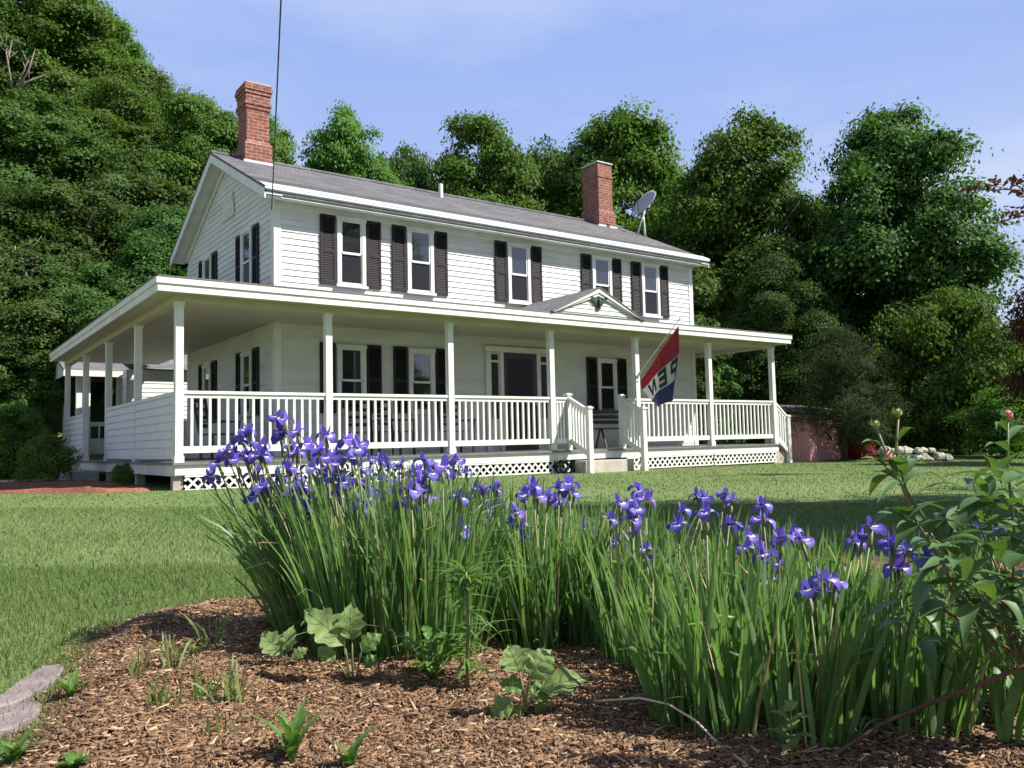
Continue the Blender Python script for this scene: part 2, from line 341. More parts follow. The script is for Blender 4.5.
def blade_random():
    n = M['grass'].node_tree.nodes; L = M['grass'].node_tree.links; p = n['Principled BSDF']
    g = n.new('ShaderNodeNewGeometry'); m2 = n.new('ShaderNodeMath'); m2.operation = 'MULTIPLY_ADD'; m2.inputs[1].default_value = 0.22; 
    m3 = n.new('ShaderNodeMath'); m3.operation = 'ADD'; m3.inputs[1].default_value = -0.11
    L.new(g.outputs['Random Per Island'], m2.inputs[0]); L.new(gmx.outputs[0], m3.inputs[0]); L.new(m3.outputs[0], m2.inputs[2])
    r = [x for x in n if x.type == 'VALTORGB'][0]; L.new(m2.outputs[0], r.inputs[0])
    tr = n.new('ShaderNodeBsdfTranslucent'); ms = n.new('ShaderNodeMixShader'); ms.inputs[0].default_value = 0.3
    L.new(r.outputs[0], tr.inputs[0]); L.new(p.outputs[0], ms.inputs[1]); L.new(tr.outputs[0], ms.inputs[2]); L.new(ms.outputs[0], n['Material Output'].inputs[0])
blade_random()
M['mulch'], _, _ = ground_mat('bark_mulch', [(0.34, (0.040, 0.024, 0.017)), (0.48, (0.115, 0.064, 0.043)), (0.60, (0.20, 0.115, 0.075)), (0.70, (0.28, 0.18, 0.12))], 2.0, 55, 0.95, 1.0, 0.02)
M['redmulch'], _, _ = ground_mat('red_mulch', [(0.34, (0.10, 0.040, 0.028)), (0.5, (0.22, 0.085, 0.055)), (0.66, (0.34, 0.16, 0.10))], 1.5, 18, 0.95, 1.0, 0.03)
M['path'], _, _ = ground_mat('path_concrete', [(0.3, (0.36, 0.31, 0.28)), (0.7, (0.50, 0.44, 0.40))], 1.0, 22, 0.9, 0.15)
M['chip'] = mat('mulch_chips', (0.080, 0.043, 0.025), (0.33, 0.198, 0.108), 9, 0.9, 3, island=0.92)

# ================================================================== GROUND
def inside(P, poly):
    x, y = P[:, 0], P[:, 1]; c = np.zeros(len(P), bool); n = len(poly); j = n-1
    for i in range(n):
        xi, yi = poly[i]; xj, yj = poly[j]
        c ^= ((yi > y) != (yj > y)) & (x < (xj-xi)*(y-yi)/(yj-yi+1e-12)+xi); j = i
    return c
def edge_dist(P, poly):
    d = np.full(len(P), 1e9); n = len(poly)
    for i in range(n):
        a = np.array(poly[i]); b = np.array(poly[(i+1) % n]); ba = b-a
        t = np.clip(((P-a)@ba)/(ba@ba), 0, 1); d = np.minimum(d, np.linalg.norm(P-a-t[:, None]*ba, axis=1))
    return d
def smooth_poly(p, it=2):
    p = [np.array(q, float) for q in p]
    for _ in range(it):
        q = []
        for i in range(len(p)):
            a, b = p[i], p[(i+1) % len(p)]; q += [a*0.75+b*0.25, a*0.25+b*0.75]
        p = q
    return [tuple(v) for v in p]
BED_AB = [(-1.16, 1.9), (-1.40, 2.55), (-1.60, 3.1), (-1.66, 3.45), (-1.36, 3.78), (-0.85, 4.05), (-0.2, 4.7), (0.8, 5.1), (2.0, 5.2), (3.6, 4.6), (4.3, 2.5), (3.2, 0.4), (-0.9, 0.3), (-1.2, 1.4)]
BED = smooth_poly([xy(a, b) for a, b in BED_AB])
RED = smooth_poly([(-0.12, 0.15), (-0.75, 0.0), (-2.2, 1.5), (-3.6, 3.6), (-5.6, 6.0), (-2.2, 6.1), (-0.12, 5.6)])

u = np.linspace(-1, 1, 190)
gx = 4+np.sinh(u*5.2)/np.sinh(5.2)*420; gy = -4+np.sinh(u*5.2)/np.sinh(5.2)*420
X, Y = np.meshgrid(gx, gy); Z = tz(X, Y)
n = len(u); idx = np.arange(n*n).reshape(n, n)
F = np.stack([idx[:-1, :-1], idx[:-1, 1:], idx[1:, 1:], idx[1:, :-1]], -1).reshape(-1, 4)
tag(add('lawn', mesh_np('lawn', np.stack([X, Y, Z], -1).reshape(-1, 3), F, M['lawn'], smooth=True)), kind='structure')

def sheet(name, poly, cell, hfun, m):
    P = np.array(poly); lo = P.min(0)-cell; hi = P.max(0)+cell
    xs = np.arange(lo[0], hi[0], cell); ys = np.arange(lo[1], hi[1], cell); X, Y = np.meshgrid(xs, ys)
    Q = np.stack([X.ravel(), Y.ravel()], -1); ins = inside(Q, poly); d = np.where(ins, edge_dist(Q, poly), -edge_dist(Q, poly))
    Z = tz(Q[:, 0], Q[:, 1])+hfun(Q, d)
    idx = np.arange(len(Q)).reshape(X.shape); F = np.stack([idx[:-1, :-1], idx[:-1, 1:], idx[1:, 1:], idx[1:, :-1]], -1).reshape(-1, 4)
    keep = (d[F] > -cell*1.2).any(1); F = F[keep]
    used = np.unique(F); mp = np.full(len(Q), -1); mp[used] = np.arange(len(used))
    return tag(add(name, mesh_np(name, np.stack([Q[:, 0], Q[:, 1], Z], -1)[used], mp[F], m, smooth=True)), kind='structure')
def bed_h(Q, d):
    w = 0.012*np.sin(Q[:, 0]*7+np.sin(Q[:, 1]*5))*np.sin(Q[:, 1]*8)+0.006*np.sin(Q[:, 0]*23)*np.sin(Q[:, 1]*19+2)
    return np.clip(d*0.35, -0.04, 0.06)+w*np.clip(d*8, 0, 1)-0.004+0.006*np.clip(d*30, -1, 1)
sheet('mulch_bed', BED, 0.035, bed_h, M['mulch'])
def bed_z(x, y):
    Q = np.array([[x, y]]); ins = inside(Q, BED)[0]; d = edge_dist(Q, BED)
    return float(tz(x, y)+(bed_h(Q, d)[0] if ins else 0.0))
def bed_pt(px, py):
    P = on_ground(px, py); 
    for _ in range(3):
        z = bed_z(P[0], P[1]); d = ray(px, py); P = CAM+d*((z-CAM[2])/d[2])
    return P
sheet('mulch_border', RED, 0.09, lambda Q, d: np.clip(d*0.5, -0.05, 0.05)+0.01*np.sin(Q[:, 0]*9)*np.sin(Q[:, 1]*11)*(d > 0), M['redmulch'])
mb = MB()
for k in range(24):
    x0, x1 = -0.65-k*0.6, -0.65-(k+1)*0.6+0.012
    y0, y1 = 6.25+0.02*k, 7.75+0.05*k; zz = [float(tz(x, y))+0.035 for x, y in ((x1, y0), (x0, y0), (x0, y1), (x1, y1))]
    mb.hexa([(x1, y0, zz[0]-.3), (x0, y0, zz[1]-.3), (x0, y1, zz[2]-.3), (x1, y1, zz[3]-.3), (x1, y0, zz[0]), (x0, y0, zz[1]), (x0, y1, zz[2]), (x1, y1, zz[3])])
tag(mb.build('garden_path', M['path']), kind='structure')

# grass blades: what nobody could count
def grass(nblades, b0, b1, h0, h1, w):
    n = int(nblades*1.6); b = np.sqrt(RG.uniform(b0*b0, b1*b1, n)); a = RG.uniform(-0.70, 0.70, n)*b+RG.normal(0, .1, n)
    x, y = xy(a, b); P = np.stack([x, y], -1)
    bad = inside(P, BED) & (edge_dist(P, BED) > 0.02+0.26*RG.random(n)**2.2*(1+.8*np.sin(P[:, 0]*9)*np.sin(P[:, 1]*7))) | (inside(P, RED) & (edge_dist(P, RED) > .25*RG.random(n)**2))
    bad |= (x > -0.1) & (x < 15) & (y > -0.08) & (y < 11.5)
    bad |= (x > 7.4) & (x < 9.0) & (y > -1.1) & (y < 0.2)
    bad |= (y > 6.2+0.02*(-x)) & (y < 7.8-0.05*x*1.2) & (x < -0.4)
    P = P[~bad][:nblades]; n = len(P); z = tz(P[:, 0], P[:, 1])-0.004
    h = RG.uniform(h0, h1, n); az = RG.uniform(0, 2*np.pi, n); ln = RG.uniform(0.1, 0.75, n)*h; fa = RG.uniform(0, 2*np.pi, n)
    dx = np.stack([np.cos(az), np.sin(az)], -1)*ln[:, None]; wv = np.stack([np.cos(fa), np.sin(fa)], -1)*(w*RG.uniform(.6, 1.2, n))[:, None]
    V = np.zeros((n, 5, 3)); V[:, 0, :2] = P-wv; V[:, 1, :2] = P+wv; V[:, 0, 2] = z; V[:, 1, 2] = z
    V[:, 2, :2] = P+dx*0.35+wv*0.8; V[:, 3, :2] = P+dx*0.35-wv*0.8; V[:, 2, 2] = V[:, 3, 2] = z+h*0.6
    V[:, 4, :2] = P+dx; V[:, 4, 2] = z+h
    return V
gv = [grass(60000, 2.0, 5.0, 0.02, 0.05, 0.0019), grass(75000, 5.0, 9.0, 0.018, 0.042, 0.0028), grass(65000, 9.0, 24.0, 0.012, 0.032, 0.006)]
V = np.concatenate(gv); k = np.arange(len(V))[:, None]*5
tag(add('grass', mesh_np('grass', V.reshape(-1, 3), [k+np.array([[0, 1, 2, 3]]), k+np.array([[3, 2, 4]])], M['grass'])), kind='stuff')

# loose chips on the mulch bed
def chips(n):
    b = np.sqrt(RG.uniform(1.5**2, 4.6**2, n*2)); a = RG.uniform(-0.72, 0.72, n*2)*b; x, y = xy(a, b); P = np.stack([x, y], -1)
    d = edge_dist(P, BED); ins = inside(P, BED); ok = ins | ((d < .12) & (RG.random(len(P)) < .5*np.exp(-d*22))); P = P[ok][:n]; d = np.where(ins, d, -d)[ok][:n]; n = len(P); z = tz(P[:, 0], P[:, 1])+np.maximum(bed_h(P, d), .004)+RG.uniform(0.001, 0.007, n)
    L = RG.gamma(1.6, 0.0038, n)+0.002; Wd = np.minimum(L*RG.uniform(.08, .30, n), .0028); az = RG.uniform(0, np.pi, n); tl = RG.normal(0, .17, n); rl = RG.normal(0, .3, n)
    e1 = np.stack([np.cos(az)*np.cos(tl), np.sin(az)*np.cos(tl), np.sin(tl)], -1); e2 = np.stack([-np.sin(az)*np.cos(rl), np.cos(az)*np.cos(rl), np.sin(rl)], -1)
    c = np.stack([P[:, 0], P[:, 1], z], -1); V = np.zeros((n, 8, 3)); th = np.array([0, 0, .0013])
    for i, (s, t) in enumerate(((-1, -1), (1, -.7), (1, .8), (-1, 1))):
        V[:, i] = c+e1*(L*s)[:, None]+e2*(Wd*t)[:, None]-th; V[:, i+4] = V[:, i]+2*th
    k = np.arange(n)[:, None, None]*8
    Fs = np.array([[4, 5, 6, 7], [0, 1, 5, 4], [1, 2, 6, 5], [2, 3, 7, 6], [3, 0, 4, 7]])[None]
    return V.reshape(-1, 3), (k+Fs).reshape(-1, 4)
V, F = chips(170000)
V2, F2 = chips(5000); V2 = V2+np.array([0, 0, .006]); F = np.vstack([F, F2+len(V)]); V = np.vstack([V, V2])
M['palechip'] = mat('pale_wood_chips', (0.30, 0.19, 0.12), (0.52, 0.37, 0.24), 9, 0.9, 3, island=0.9)
tag(add('mulch_chips', mesh_np('mulch_chips', V, F, [M['chip'], M['palechip']], np.r_[np.zeros(len(F)-len(F2)), np.ones(len(F2))])), kind='stuff')

# flat edging stones
def flagstone(pts, label):
    P = np.array([on_ground(*p) for p in pts]); c = P.mean(0); c[2] = float(tz(c[0], c[1]))
    mb = MB(); top = []; Q = []
    for i in range(len(P)):
        a, b = P[i], P[(i+1) % len(P)]
        for t in (0, .33, .66): 
            q = a+(b-a)*t; q = q+np.array([rnd.uniform(-.006, .006), rnd.uniform(-.006, .006), 0]); Q.append(q)
    up = [(q[0]-c[0], q[1]-c[1], .020+rnd.uniform(-.003, .003)) for q in Q]; lo = [(q[0]*1.0, q[1], -.05) for q in up]
    mid = [(q[0]*.93, q[1]*.93, .025) for q in up]; m = len(Q)
    mb.poly(mid)
    for i in range(m):
        j = (i+1) % m; mb.poly([lo[i], lo[j], up[j], up[i]]); mb.poly([up[i], up[j], mid[j], mid[i]])
    o = mb.build('edging_stone', M['flag_stone']); o.location = Vector(c)
    tag(o, label, 'stone', 'flat stones edging the mulch bed')
flagstone([(-8, 709), (18, 690), (44, 671), (63, 670), (57, 686), (25, 707), (-8, 720)], 'dark mauve flat stone between lawn and mulch, nearer the house')
flagstone([(-10, 722), (24, 709), (42, 709), (38, 722), (12, 738), (-12, 744)], 'paler pinkish flat stone at the corner of the mulch bed, nearest the viewer')
flagstone([(-60, 742), (-14, 724), (-12, 744), (-30, 772), (-70, 780)], 'flat edging stone at the very left rim of the mulch bed')

# ================================================================== FARMHOUSE
HX0, HX1, HY0, HY1 = 2.17, 13.45, 1.95, 7.75
SP = 2.3447; PX1 = 6*SP
RIDGE_Y, RIDGE_Z, EAVE_Y, EAVE_Z = 4.85, 6.47, 1.55, 4.86
SLOPE = (RIDGE_Z-EAVE_Z)/(RIDGE_Y-EAVE_Y)
house = empty('farmhouse', (7.8, 4.8, -0.45), 'white two storey clapboard farmhouse with black shutters and wraparound porch', 'house')
HOFF = Vector((7.8, 4.8, -0.45))
def hb(mb, name, m, parent=None, **kw):
    o = mb.build(name, m, parent or house, **kw)
    if (parent or house) is house: o.location = -HOFF
    return o
COURSE = 0.118
def clap_front(mb, y, sgn, x0, x1, z0, z1):
    n = int(round((z1-z0)/COURSE)); c = (z1-z0)/n
    for i in range(n):
        a, b = z0+i*c, z0+(i+1)*c
        lo, hi = y+sgn*0.021, y+sgn*0.004
        mb.poly([(x0, lo, a), (x1, lo, a), (x1, hi, b), (x0, hi, b)] if sgn < 0 else [(x1, lo, a), (x0, lo, a), (x0, hi, b), (x1, hi, b)])
        mb.poly([(x0, hi, a), (x1, hi, a), (x1, lo, a), (x0, lo, a)] if sgn < 0 else [(x1, hi, a), (x0, hi, a), (x0, lo, a), (x1, lo, a)])
def clap_side(mb, x, sgn, z0, z1, lim):
    n = int(round((z1-z0)/COURSE)); c = (z1-z0)/n
    for i in range(n):
        a, b = z0+i*c, z0+(i+1)*c; lo, hi = x+sgn*0.021, x+sgn*0.004
        ya0, ya1 = lim(a); yb0, yb1 = lim(b)
        if ya1-ya0 < 0.02: continue
        q = [(lo, ya0, a), (lo, ya1, a), (hi, yb1, b), (hi, yb0, b)]; r = [(hi, ya0, a), (hi, ya1, a), (lo, ya1, a), (lo, ya0, a)]
        if sgn < 0: q = q[::-1]; r = r[::-1]
        mb.poly(q); mb.poly(r)
def gable_lim(z):
    zt = EAVE_Z+SLOPE*(HY0-EAVE_Y)-0.20
    if z <= zt: return HY0, HY1
    d = (z-zt)/SLOPE; return min(HY0+d, RIDGE_Y), max(2*RIDGE_Y-(HY0+d), RIDGE_Y)
w = MB()
clap_front(w, HY0, -1, HX0, HX1, -0.05, 4.78); clap_front(w, HY1, 1, HX0, HX1, -0.05, 4.78)
clap_side(w, HX0, -1, -0.05, 6.20, gable_lim); clap_side(w, HX1, 1, -0.05, 6.20, gable_lim)
w.box(HX0+.01, HX1-.01, HY0+.01, HY1-.01, -0.46, 4.7)
hb(w, 'wall', M['siding'])
for x in (HX0, HX1):
    t = MB(); s = -1 if x == HX0 else 1
    t.box(x-(0.028 if s < 0 else 0.11), x+(0.11 if s < 0 else 0.028), HY0-0.030, HY0+0.0, -0.02, 4.60)
    t.box(x+s*0.001, x+s*0.030, HY0+0.002, HY0+0.12, -0.02, 4.58); hb(t, 'corner_board', M['paint'])
    t = MB(); t.box(x+s*0.001, x+s*0.030, HY1-0.12, HY1, -0.02, 4.58); hb(t, 'corner_board', M['paint'])
t = MB()    # frieze, soffit and rake boards
t.box(HX0-.03, HX1+.03, HY0-.045, HY0+.01, 4.60, 4.76)
t.hexa([(1.85, EAVE_Y+.03, 4.70), (13.72, EAVE_Y+.03, 4.70), (13.72, HY0, 4.745), (1.85, HY0, 4.745),
        (1.85, EAVE_Y+.03, 4.715), (13.72, EAVE_Y+.03, 4.715), (13.72, HY0, 4.77), (1.85, HY0, 4.77)])
def rz_(y): return RIDGE_Z-SLOPE*abs(y-RIDGE_Y)
for (xa, xb) in ((1.85, HX0), (HX1, 13.72)):
    for (ya, yb) in ((EAVE_Y, RIDGE_Y), (2*RIDGE_Y-EAVE_Y, RIDGE_Y)):
        A, B = rz_(ya)-.115, rz_(yb)-.115      # soffit under the rake overhang
        t.hexa([(xa, ya, A-.02), (xb, ya, A-.02), (xb, yb, B-.02), (xa, yb, B-.02), (xa, ya, A), (xb, ya, A), (xb, yb, B), (xa, yb, B)])
        xo = xa if xa < 5 else xb; s = -1 if xa < 5 else 1
        t.hexa([(xo-.012, ya, A-.10), (xo+.012, ya, A-.10), (xo+.012, yb, B-.10), (xo-.012, yb, B-.10), (xo-.012, ya, A+.07), (xo+.012, ya, A+.07), (xo+.012, yb, B+.07), (xo-.012, yb, B+.07)])
        xw = HX0-.031 if s < 0 else HX1+.031
        t.hexa([(xw-.008, ya+.3*np.sign(yb-ya), A-.22+.145), (xw+.008, ya+.3*np.sign(yb-ya), A-.22+.145), (xw+.008, yb, B-.22), (xw-.008, yb, B-.22),
                (xw-.008, ya+.3*np.sign(yb-ya), A-.03+.146), (xw+.008, ya+.3*np.sign(yb-ya), A-.03+.146), (xw+.008, yb, B-.03), (xw-.008, yb, B-.03)])
hb(t, 'eave_trim', M['paint'])
t = MB()
t.box(1.84, 13.73, EAVE_Y-.035, EAVE_Y+.028, EAVE_Z-.045, EAVE_Z-.005)
t.hexa([(1.86, EAVE_Y+.12, EAVE_Z-.165), (13.71, EAVE_Y+.12, EAVE_Z-.165), (13.71, EAVE_Y+.16, EAVE_Z-.165), (1.86, EAVE_Y+.16, EAVE_Z-.165),
        (1.86, EAVE_Y-.02, EAVE_Z-.047), (13.71, EAVE_Y-.02, EAVE_Z-.047), (13.71, EAVE_Y+.16, EAVE_Z-.047), (1.86, EAVE_Y+.16, EAVE_Z-.047)])
t.hexa([(1.83, EAVE_Y-.04, EAVE_Z), (13.74, EAVE_Y-.04, EAVE_Z), (13.74, EAVE_Y+.22, EAVE_Z+.128), (1.83, EAVE_Y+.22, EAVE_Z+.128),
        (1.83, EAVE_Y-.04, EAVE_Z+.012), (13.74, EAVE_Y-.04, EAVE_Z+.012), (13.74, EAVE_Y+.22, EAVE_Z+.14), (1.83, EAVE_Y+.22, EAVE_Z+.14)])
hb(t, 'drip_edge', M['trim'])
t = MB()
for (ya, yb) in ((EAVE_Y, RIDGE_Y), (2*RIDGE_Y-EAVE_Y, RIDGE_Y)):
    A, B = rz_(ya), rz_(yb)
    q = [(1.84, ya, A-.11), (13.73, ya, A-.11), (13.73, yb, B-.11), (1.84, yb, B-.11), (1.84, ya, A), (13.73, ya, A), (13.73, yb, B), (1.84, yb, B)]
    t.hexa(q)
roof = hb(t, 'roof', M['shingle'])
# slate-thin shingle courses give the roof its lines
t = MB()
for side in (1, -1):
    ya = EAVE_Y+.16
    k = 0
    while ya < RIDGE_Y-.05:
        yb = min(ya+.125, RIDGE_Y); y0 = ya if side > 0 else 2*RIDGE_Y-ya; y1 = yb if side > 0 else 2*RIDGE_Y-yb
        za, zb = rz_(ya)+.017, rz_(yb)+.005
        t.poly([(1.835, y0, za), (13.735, y0, za), (13.735, y1, zb), (1.835, y1, zb)] if side > 0 else [(13.735, y0, za), (1.835, y0, za), (1.835, y1, zb), (13.735, y1, zb)])
        t.poly([(1.835, y0, za-.012), (13.735, y0, za-.012), (13.735, y0, za), (1.835, y0, za)]); ya += .125; k += 1
o = t.build('shingle_courses', M['shingle'], roof)
t = MB(); t.box(1.835, 13.735, RIDGE_Y-.10, RIDGE_Y+.10, RIDGE_Z-.02, RIDGE_Z+.024); t.build('ridge_cap', M['shingle'], roof)

def chimney(x0, x1, y0, y1, ztop, corbel):
    zb = rz_(y0)-.1; c = MB(); f = .05
    c.hexa([(x0-f, y0-f, zb), (x1+f, y0-f, zb), (x1+f, y1+f, zb), (x0-f, y1+f, zb), (x0-f, y0-f, zb+.50), (x1+f, y0-f, zb+.50), (x1+f, y1+f, zb+.50), (x0-f, y1+f, zb+.50)])
    c.hexa([(x0-f, y0-f, zb+.50), (x1+f, y0-f, zb+.50), (x1+f, y1+f, zb+.50), (x0-f, y1+f, zb+.50), (x0, y0, zb+.60), (x1, y0, zb+.60), (x1, y1, zb+.60), (x0, y1, zb+.60)])
    c.box(x0, x1, y0, y1, zb+.58, ztop-.55)
    if corbel:
        for (za, zc, g) in ((-.55, -.47, .022), (-.47, -.39, .042), (-.39, -.22, .02), (-.22, -.14, .04), (-.14, -.06, .058), (-.06, 0, .042)):
            c.box(x0-g, x1+g, y0-g, y1+g, ztop+za, ztop+zc)
    else:
        for (za, zc, g) in ((-.55, -.42, .0), (-.42, -.36, .018), (-.36, 0, .0)):
            c.box(x0-g, x1+g, y0-g, y1+g, ztop+za, ztop+zc)
    ch = hb(c, 'chimney', M['brick'])
    t = MB(); t.box(x0-.03, x0+.03+(x1-x0), y0-.03, y1+.03, ztop+.001, ztop+.03)
    t.build('cap', M['concrete'] if corbel else M['lead'], ch)
    t = MB(); t.box(x0-f-.03, x1+f+.03, y0-f-.02, y1+f, zb-.02, rz_(y0)+.035); t.build('flashing', M['lead'], ch)
chimney(2.47, 2.96, 4.42, 4.98, 8.00, True)
chimney(12.52, 13.06, 4.42, 5.10, 8.12, False)
t = MB(); t.tube([(7.20, 4.30, rz_(4.3)-.05), (7.20, 4.30, rz_(4.3)+.34)], .055, 10); hb(t, 'vent_pipe', M['paint'])

# windows and shutters
def window(cx, zlo, zhi, wd, face, upper):
    """face 'F': front wall (cx = x); 'L': left wall (cx = y)"""
    if face == 'F': T = lambda u, d, z: (cx+u, HY0-.022-d, z)
    else: T = lambda u, d, z: (HX0-.022-d, cx-u, z)
    def bx(mb, u0, u1, d0, d1, z0, z1):
        mb.hexa([T(u0, d1, z0), T(u1, d1, z0), T(u1, d0, z0), T(u0, d0, z0), T(u0, d1, z1), T(u1, d1, z1), T(u1, d0, z1), T(u0, d0, z1)])
    h = wd/2; f = .075; m = MB()
    bx(m, -h, -h+f, 0, .045, zlo+.05, zhi); bx(m, h-f, h, 0, .045, zlo+.05, zhi)
    bx(m, -h-.015, h+.015, 0, .055, zhi-.005, zhi+.065); bx(m, -h-.03, h+.03, 0, .075, zlo, zlo+.05)
    fr = hb(m, 'window', M['paint'])
    zm = (zlo+zhi)/2+.01
    m = MB(); i = h-f; s = .035
    bx(m, -i, -i+s, .006, .030, zm, zhi); bx(m, i-s, i, .006, .030, zm, zhi); bx(m, -i+s, i-s, .006, .030, zhi-s, zhi); bx(m, -i+s, i-s, .004, .034, zm-.02, zm+.025)
    bx(m, -i, -i+.022, .004, .020, zlo+.052, zm-.02); bx(m, i-.022, i, .004, .020, zlo+.052, zm-.02); bx(m, -i+.022, i-.022, .004, .020, zlo+.052, zlo+.10)
    m.build('sash', M['paint'], fr)
    m = MB(); bx(m, -i+s, i-s, .008, .016, zm+.02, zhi-s); m.build('pane', M['pane'], fr)
    m = MB(); bx(m, -i+.02, i-.02, .002, .010, zlo+.09, zm-.02); m.build('pane', M['screen'] if upper else M['pane'], fr)
def shutter(cx, zlo, zhi, face, wd=.31):
    if face == 'F': T = lambda u, d, z: (cx+u, HY0-.022-d, z)
    else: T = lambda u, d, z: (HX0-.022-d, cx-u, z)
    m = MB()
    def bx(u0, u1, d0, d1, z0, z1):
        m.hexa([T(u0, d1, z0), T(u1, d1, z0), T(u1, d0, z0), T(u0, d0, z0), T(u0, d1, z1), T(u1, d1, z1), T(u1, d0, z1), T(u0, d0, z1)])
    h = wd/2; s = .045; zm = zlo+(zhi-zlo)*.48
    bx(-h, -h+s, 0, .032, zlo, zhi); bx(h-s, h, 0, .032, zlo, zhi)
    for a, b in ((zlo, zlo+.07), (zm-.03, zm+.03), (zhi-.06, zhi)): bx(-h+s, h-s, 0, .031, a, b)
    z = zlo+.075
    while z < zhi-.07:
        if not (zm-.05 < z < zm+.03):
            q = [T(-h+s, .026, z), T(h-s, .026, z), T(h-s, .004, z+.036), T(-h+s, .004, z+.036)]; m.poly(q); 
        z += .034
    bx(-h+s, h-s, 0, .003, zlo+.07, zhi-.06)
    hb(m, 'shutter', M['shutter'])
UP = [(3.68, .60), (5.22, .62), (7.745, .62), (10.24, .62), (11.89, .62)]
for cx, wd in UP:
    window(cx, 3.24, 4.56, wd, 'F', True)
    for s in (-1, 1): shutter(cx+s*(wd/2+.185), 3.27, 4.62, 'F')
for cx in (3.66, 5.21, 10.31):
    window(cx, 0.80, 2.06, .60, 'F', False)
    for s in (-1, 1): shutter(cx+s*(.30+.185), .81, 2.15, 'F')
for cy in (3.40, 6.07):
    window(cy, 3.24, 4.46, .62, 'L', True); window(cy, 0.80, 2.02, .58, 'L', False)
    for s in (-1, 1): shutter(cy+s*.51, 3.27, 4.50, 'L'); shutter(cy+s*.50, .81, 2.11, 'L')
# attic louvre in the gable
t = MB(); t.hexa([(HX0-.05, 4.20, 5.02), (HX0-.022, 4.20, 5.02), (HX0-.022, 5.0, 5.02), (HX0-.05, 5.0, 5.02), (HX0-.05, 4.30, 5.55), (HX0-.022, 4.30, 5.55), (HX0-.022, 4.9, 5.55), (HX0-.05, 4.9, 5.55)])
for k in range(6): t.box(HX0-.058, HX0-.05, 4.29, 4.91, 5.06+k*.078, 5.09+k*.078)
hb(t, 'attic_vent', M['siding'])
# front door, sidelights
d = MB(); d.box(7.245, 8.155, HY0-.06, HY0-.023, .02, 2.14); door = hb(d, 'front_door', M['door'])
m = MB(); m.box(7.36, 8.04, HY0-.066, HY0-.0605, .95, 2.02); m.build('pane', M['screen'], door)
m = MB(); m.tube([(8.10, HY0-.065, 1.02), (8.10, HY0-.11, 1.02)], .022, 8); m.build('handle', M['lead'], door)
for x0, x1 in ((6.90, 7.14), (8.26, 8.48)):
    m = MB(); m.box(x0, x1, HY0-.045, HY0-.023, .12, 2.13); sd_ = hb(m, 'sidelight', M['paint'])
    m = MB()
    for za, zb in ((.70, 1.92), (1.97, 2.10)): m.box(x0+.03, x1-.03, HY0-.0475, HY0-.0455, za, zb)
    m.build('pane', M['screen'], sd_)
m = MB()
for x0, x1 in ((6.78, 6.895), (7.145, 7.24), (8.16, 8.255), (8.485, 8.60)): m.box(x0, x1, HY0-.075, HY0-.023, .0, 2.145)
m.box(6.76, 8.62, HY0-.085, HY0-.023, 2.15, 2.27)
hb(m, 'door_casing', M['paint'])

# ---- porch
PY1 = 10.66
d = MB()
d.hexa([(-.10, -.10, -.035), (14.17, -.10, -.035), (14.17, HY0-.022, -.035), (-.10, HY0-.022, -.035), (-.10, -.10, 0), (14.17, -.10, 0), (14.17, HY0-.022, 0), (-.10, HY0-.022, 0)])
d.box(-.10, HX0-.022, HY0-.021, 10.80, -.035, 0); d.box(HX1+.022, 14.17, HY0-.021, 4.0, -.035, 0)
hb(d, 'porch_floor', M['deck'])
d = MB()
d.box(-.06, 14.13, -.06, -.03, -.185, -.037); d.box(-.06, -.03, -.029, 10.75, -.20, -.037); d.box(14.10, 14.13, -.029, 4.0, -.185, -.037)
hb(d, 'porch_skirt', M['paint'])
for x in (0, SP*2, SP*4, PX1): d = MB(); d.box(x-.07, x+.07, .0, .14, -.50, -.19); hb(d, 'pier', M['pier'])
for y in (2.7, 5.3, 7.95, 10.6): d = MB(); d.box(-.02, .12, y-.07, y+.07, -.46, -.20); hb(d, 'pier', M['pier'])
d = MB(); d.box(HX0, HX1, HY0-.01, HY0+.0, -.5, -.05); hb(d, 'foundation', M['pier'])
def lattice(x0, x1, z0, z1):
    m = MB(); h = z1-z0; p = .150; y = -.043
    for dirn in (1, -1):
        k = -int(h/p)-1
        yy = y if dirn > 0 else y+.009
        while x0+k*p < x1:
            xa = x0+k*p; pts = []
            sx, ex = xa, xa+h
            a0, a1 = max(sx, x0), min(ex, x1)
            if a1-a0 > .01:
                za, zb = z0+(a0-xa), z0+(a1-xa)
                if dirn < 0: za, zb = z0+z1-za, z0+z1-zb
                m.beam((a0, yy, za), (a1, yy, zb), .008, .034, (0, 0, 1) if False else (0, 1, 0)) if False else m.beam((a0, yy, za), (a1, yy, zb), .034, .008, (0, 1, 0))
            k += 1
    m.box(x0, x1, y-.012, y-.006, z1-.03, z1); m.box(x0, x1, y-.012, y-.006, z0, z0+.028)
    hb(m, 'lattice_panel', M['paint'])
for k in range(6):
    a, b = max(.08, k*SP+.02), (k+1)*SP-.02
    if k == 3: lattice(a, 7.42, -.43, -.187); lattice(8.98, b, -.455, -.187)
    else: lattice(a, b, -.42-.006*k, -.187)
# posts
def post(x, y, z1=2.37):
    m = MB(); w = .056; m.box(x-w, x+w, y-w, y+w, 0.0, z1)
    m.box(x-w-.012, x+w+.012, y-w-.012, y+w+.012, 0, .10); m.box(x-w-.012, x+w+.012, y-w-.012, y+w+.012, z1-.05, z1)
    return hb(m, 'porch_post', M['paint'])
for k in range(7): post(k*SP, 0)
for y in (2.69, 5.31, 7.95, 10.60): post(0, y)
post(PX1, 3.9)
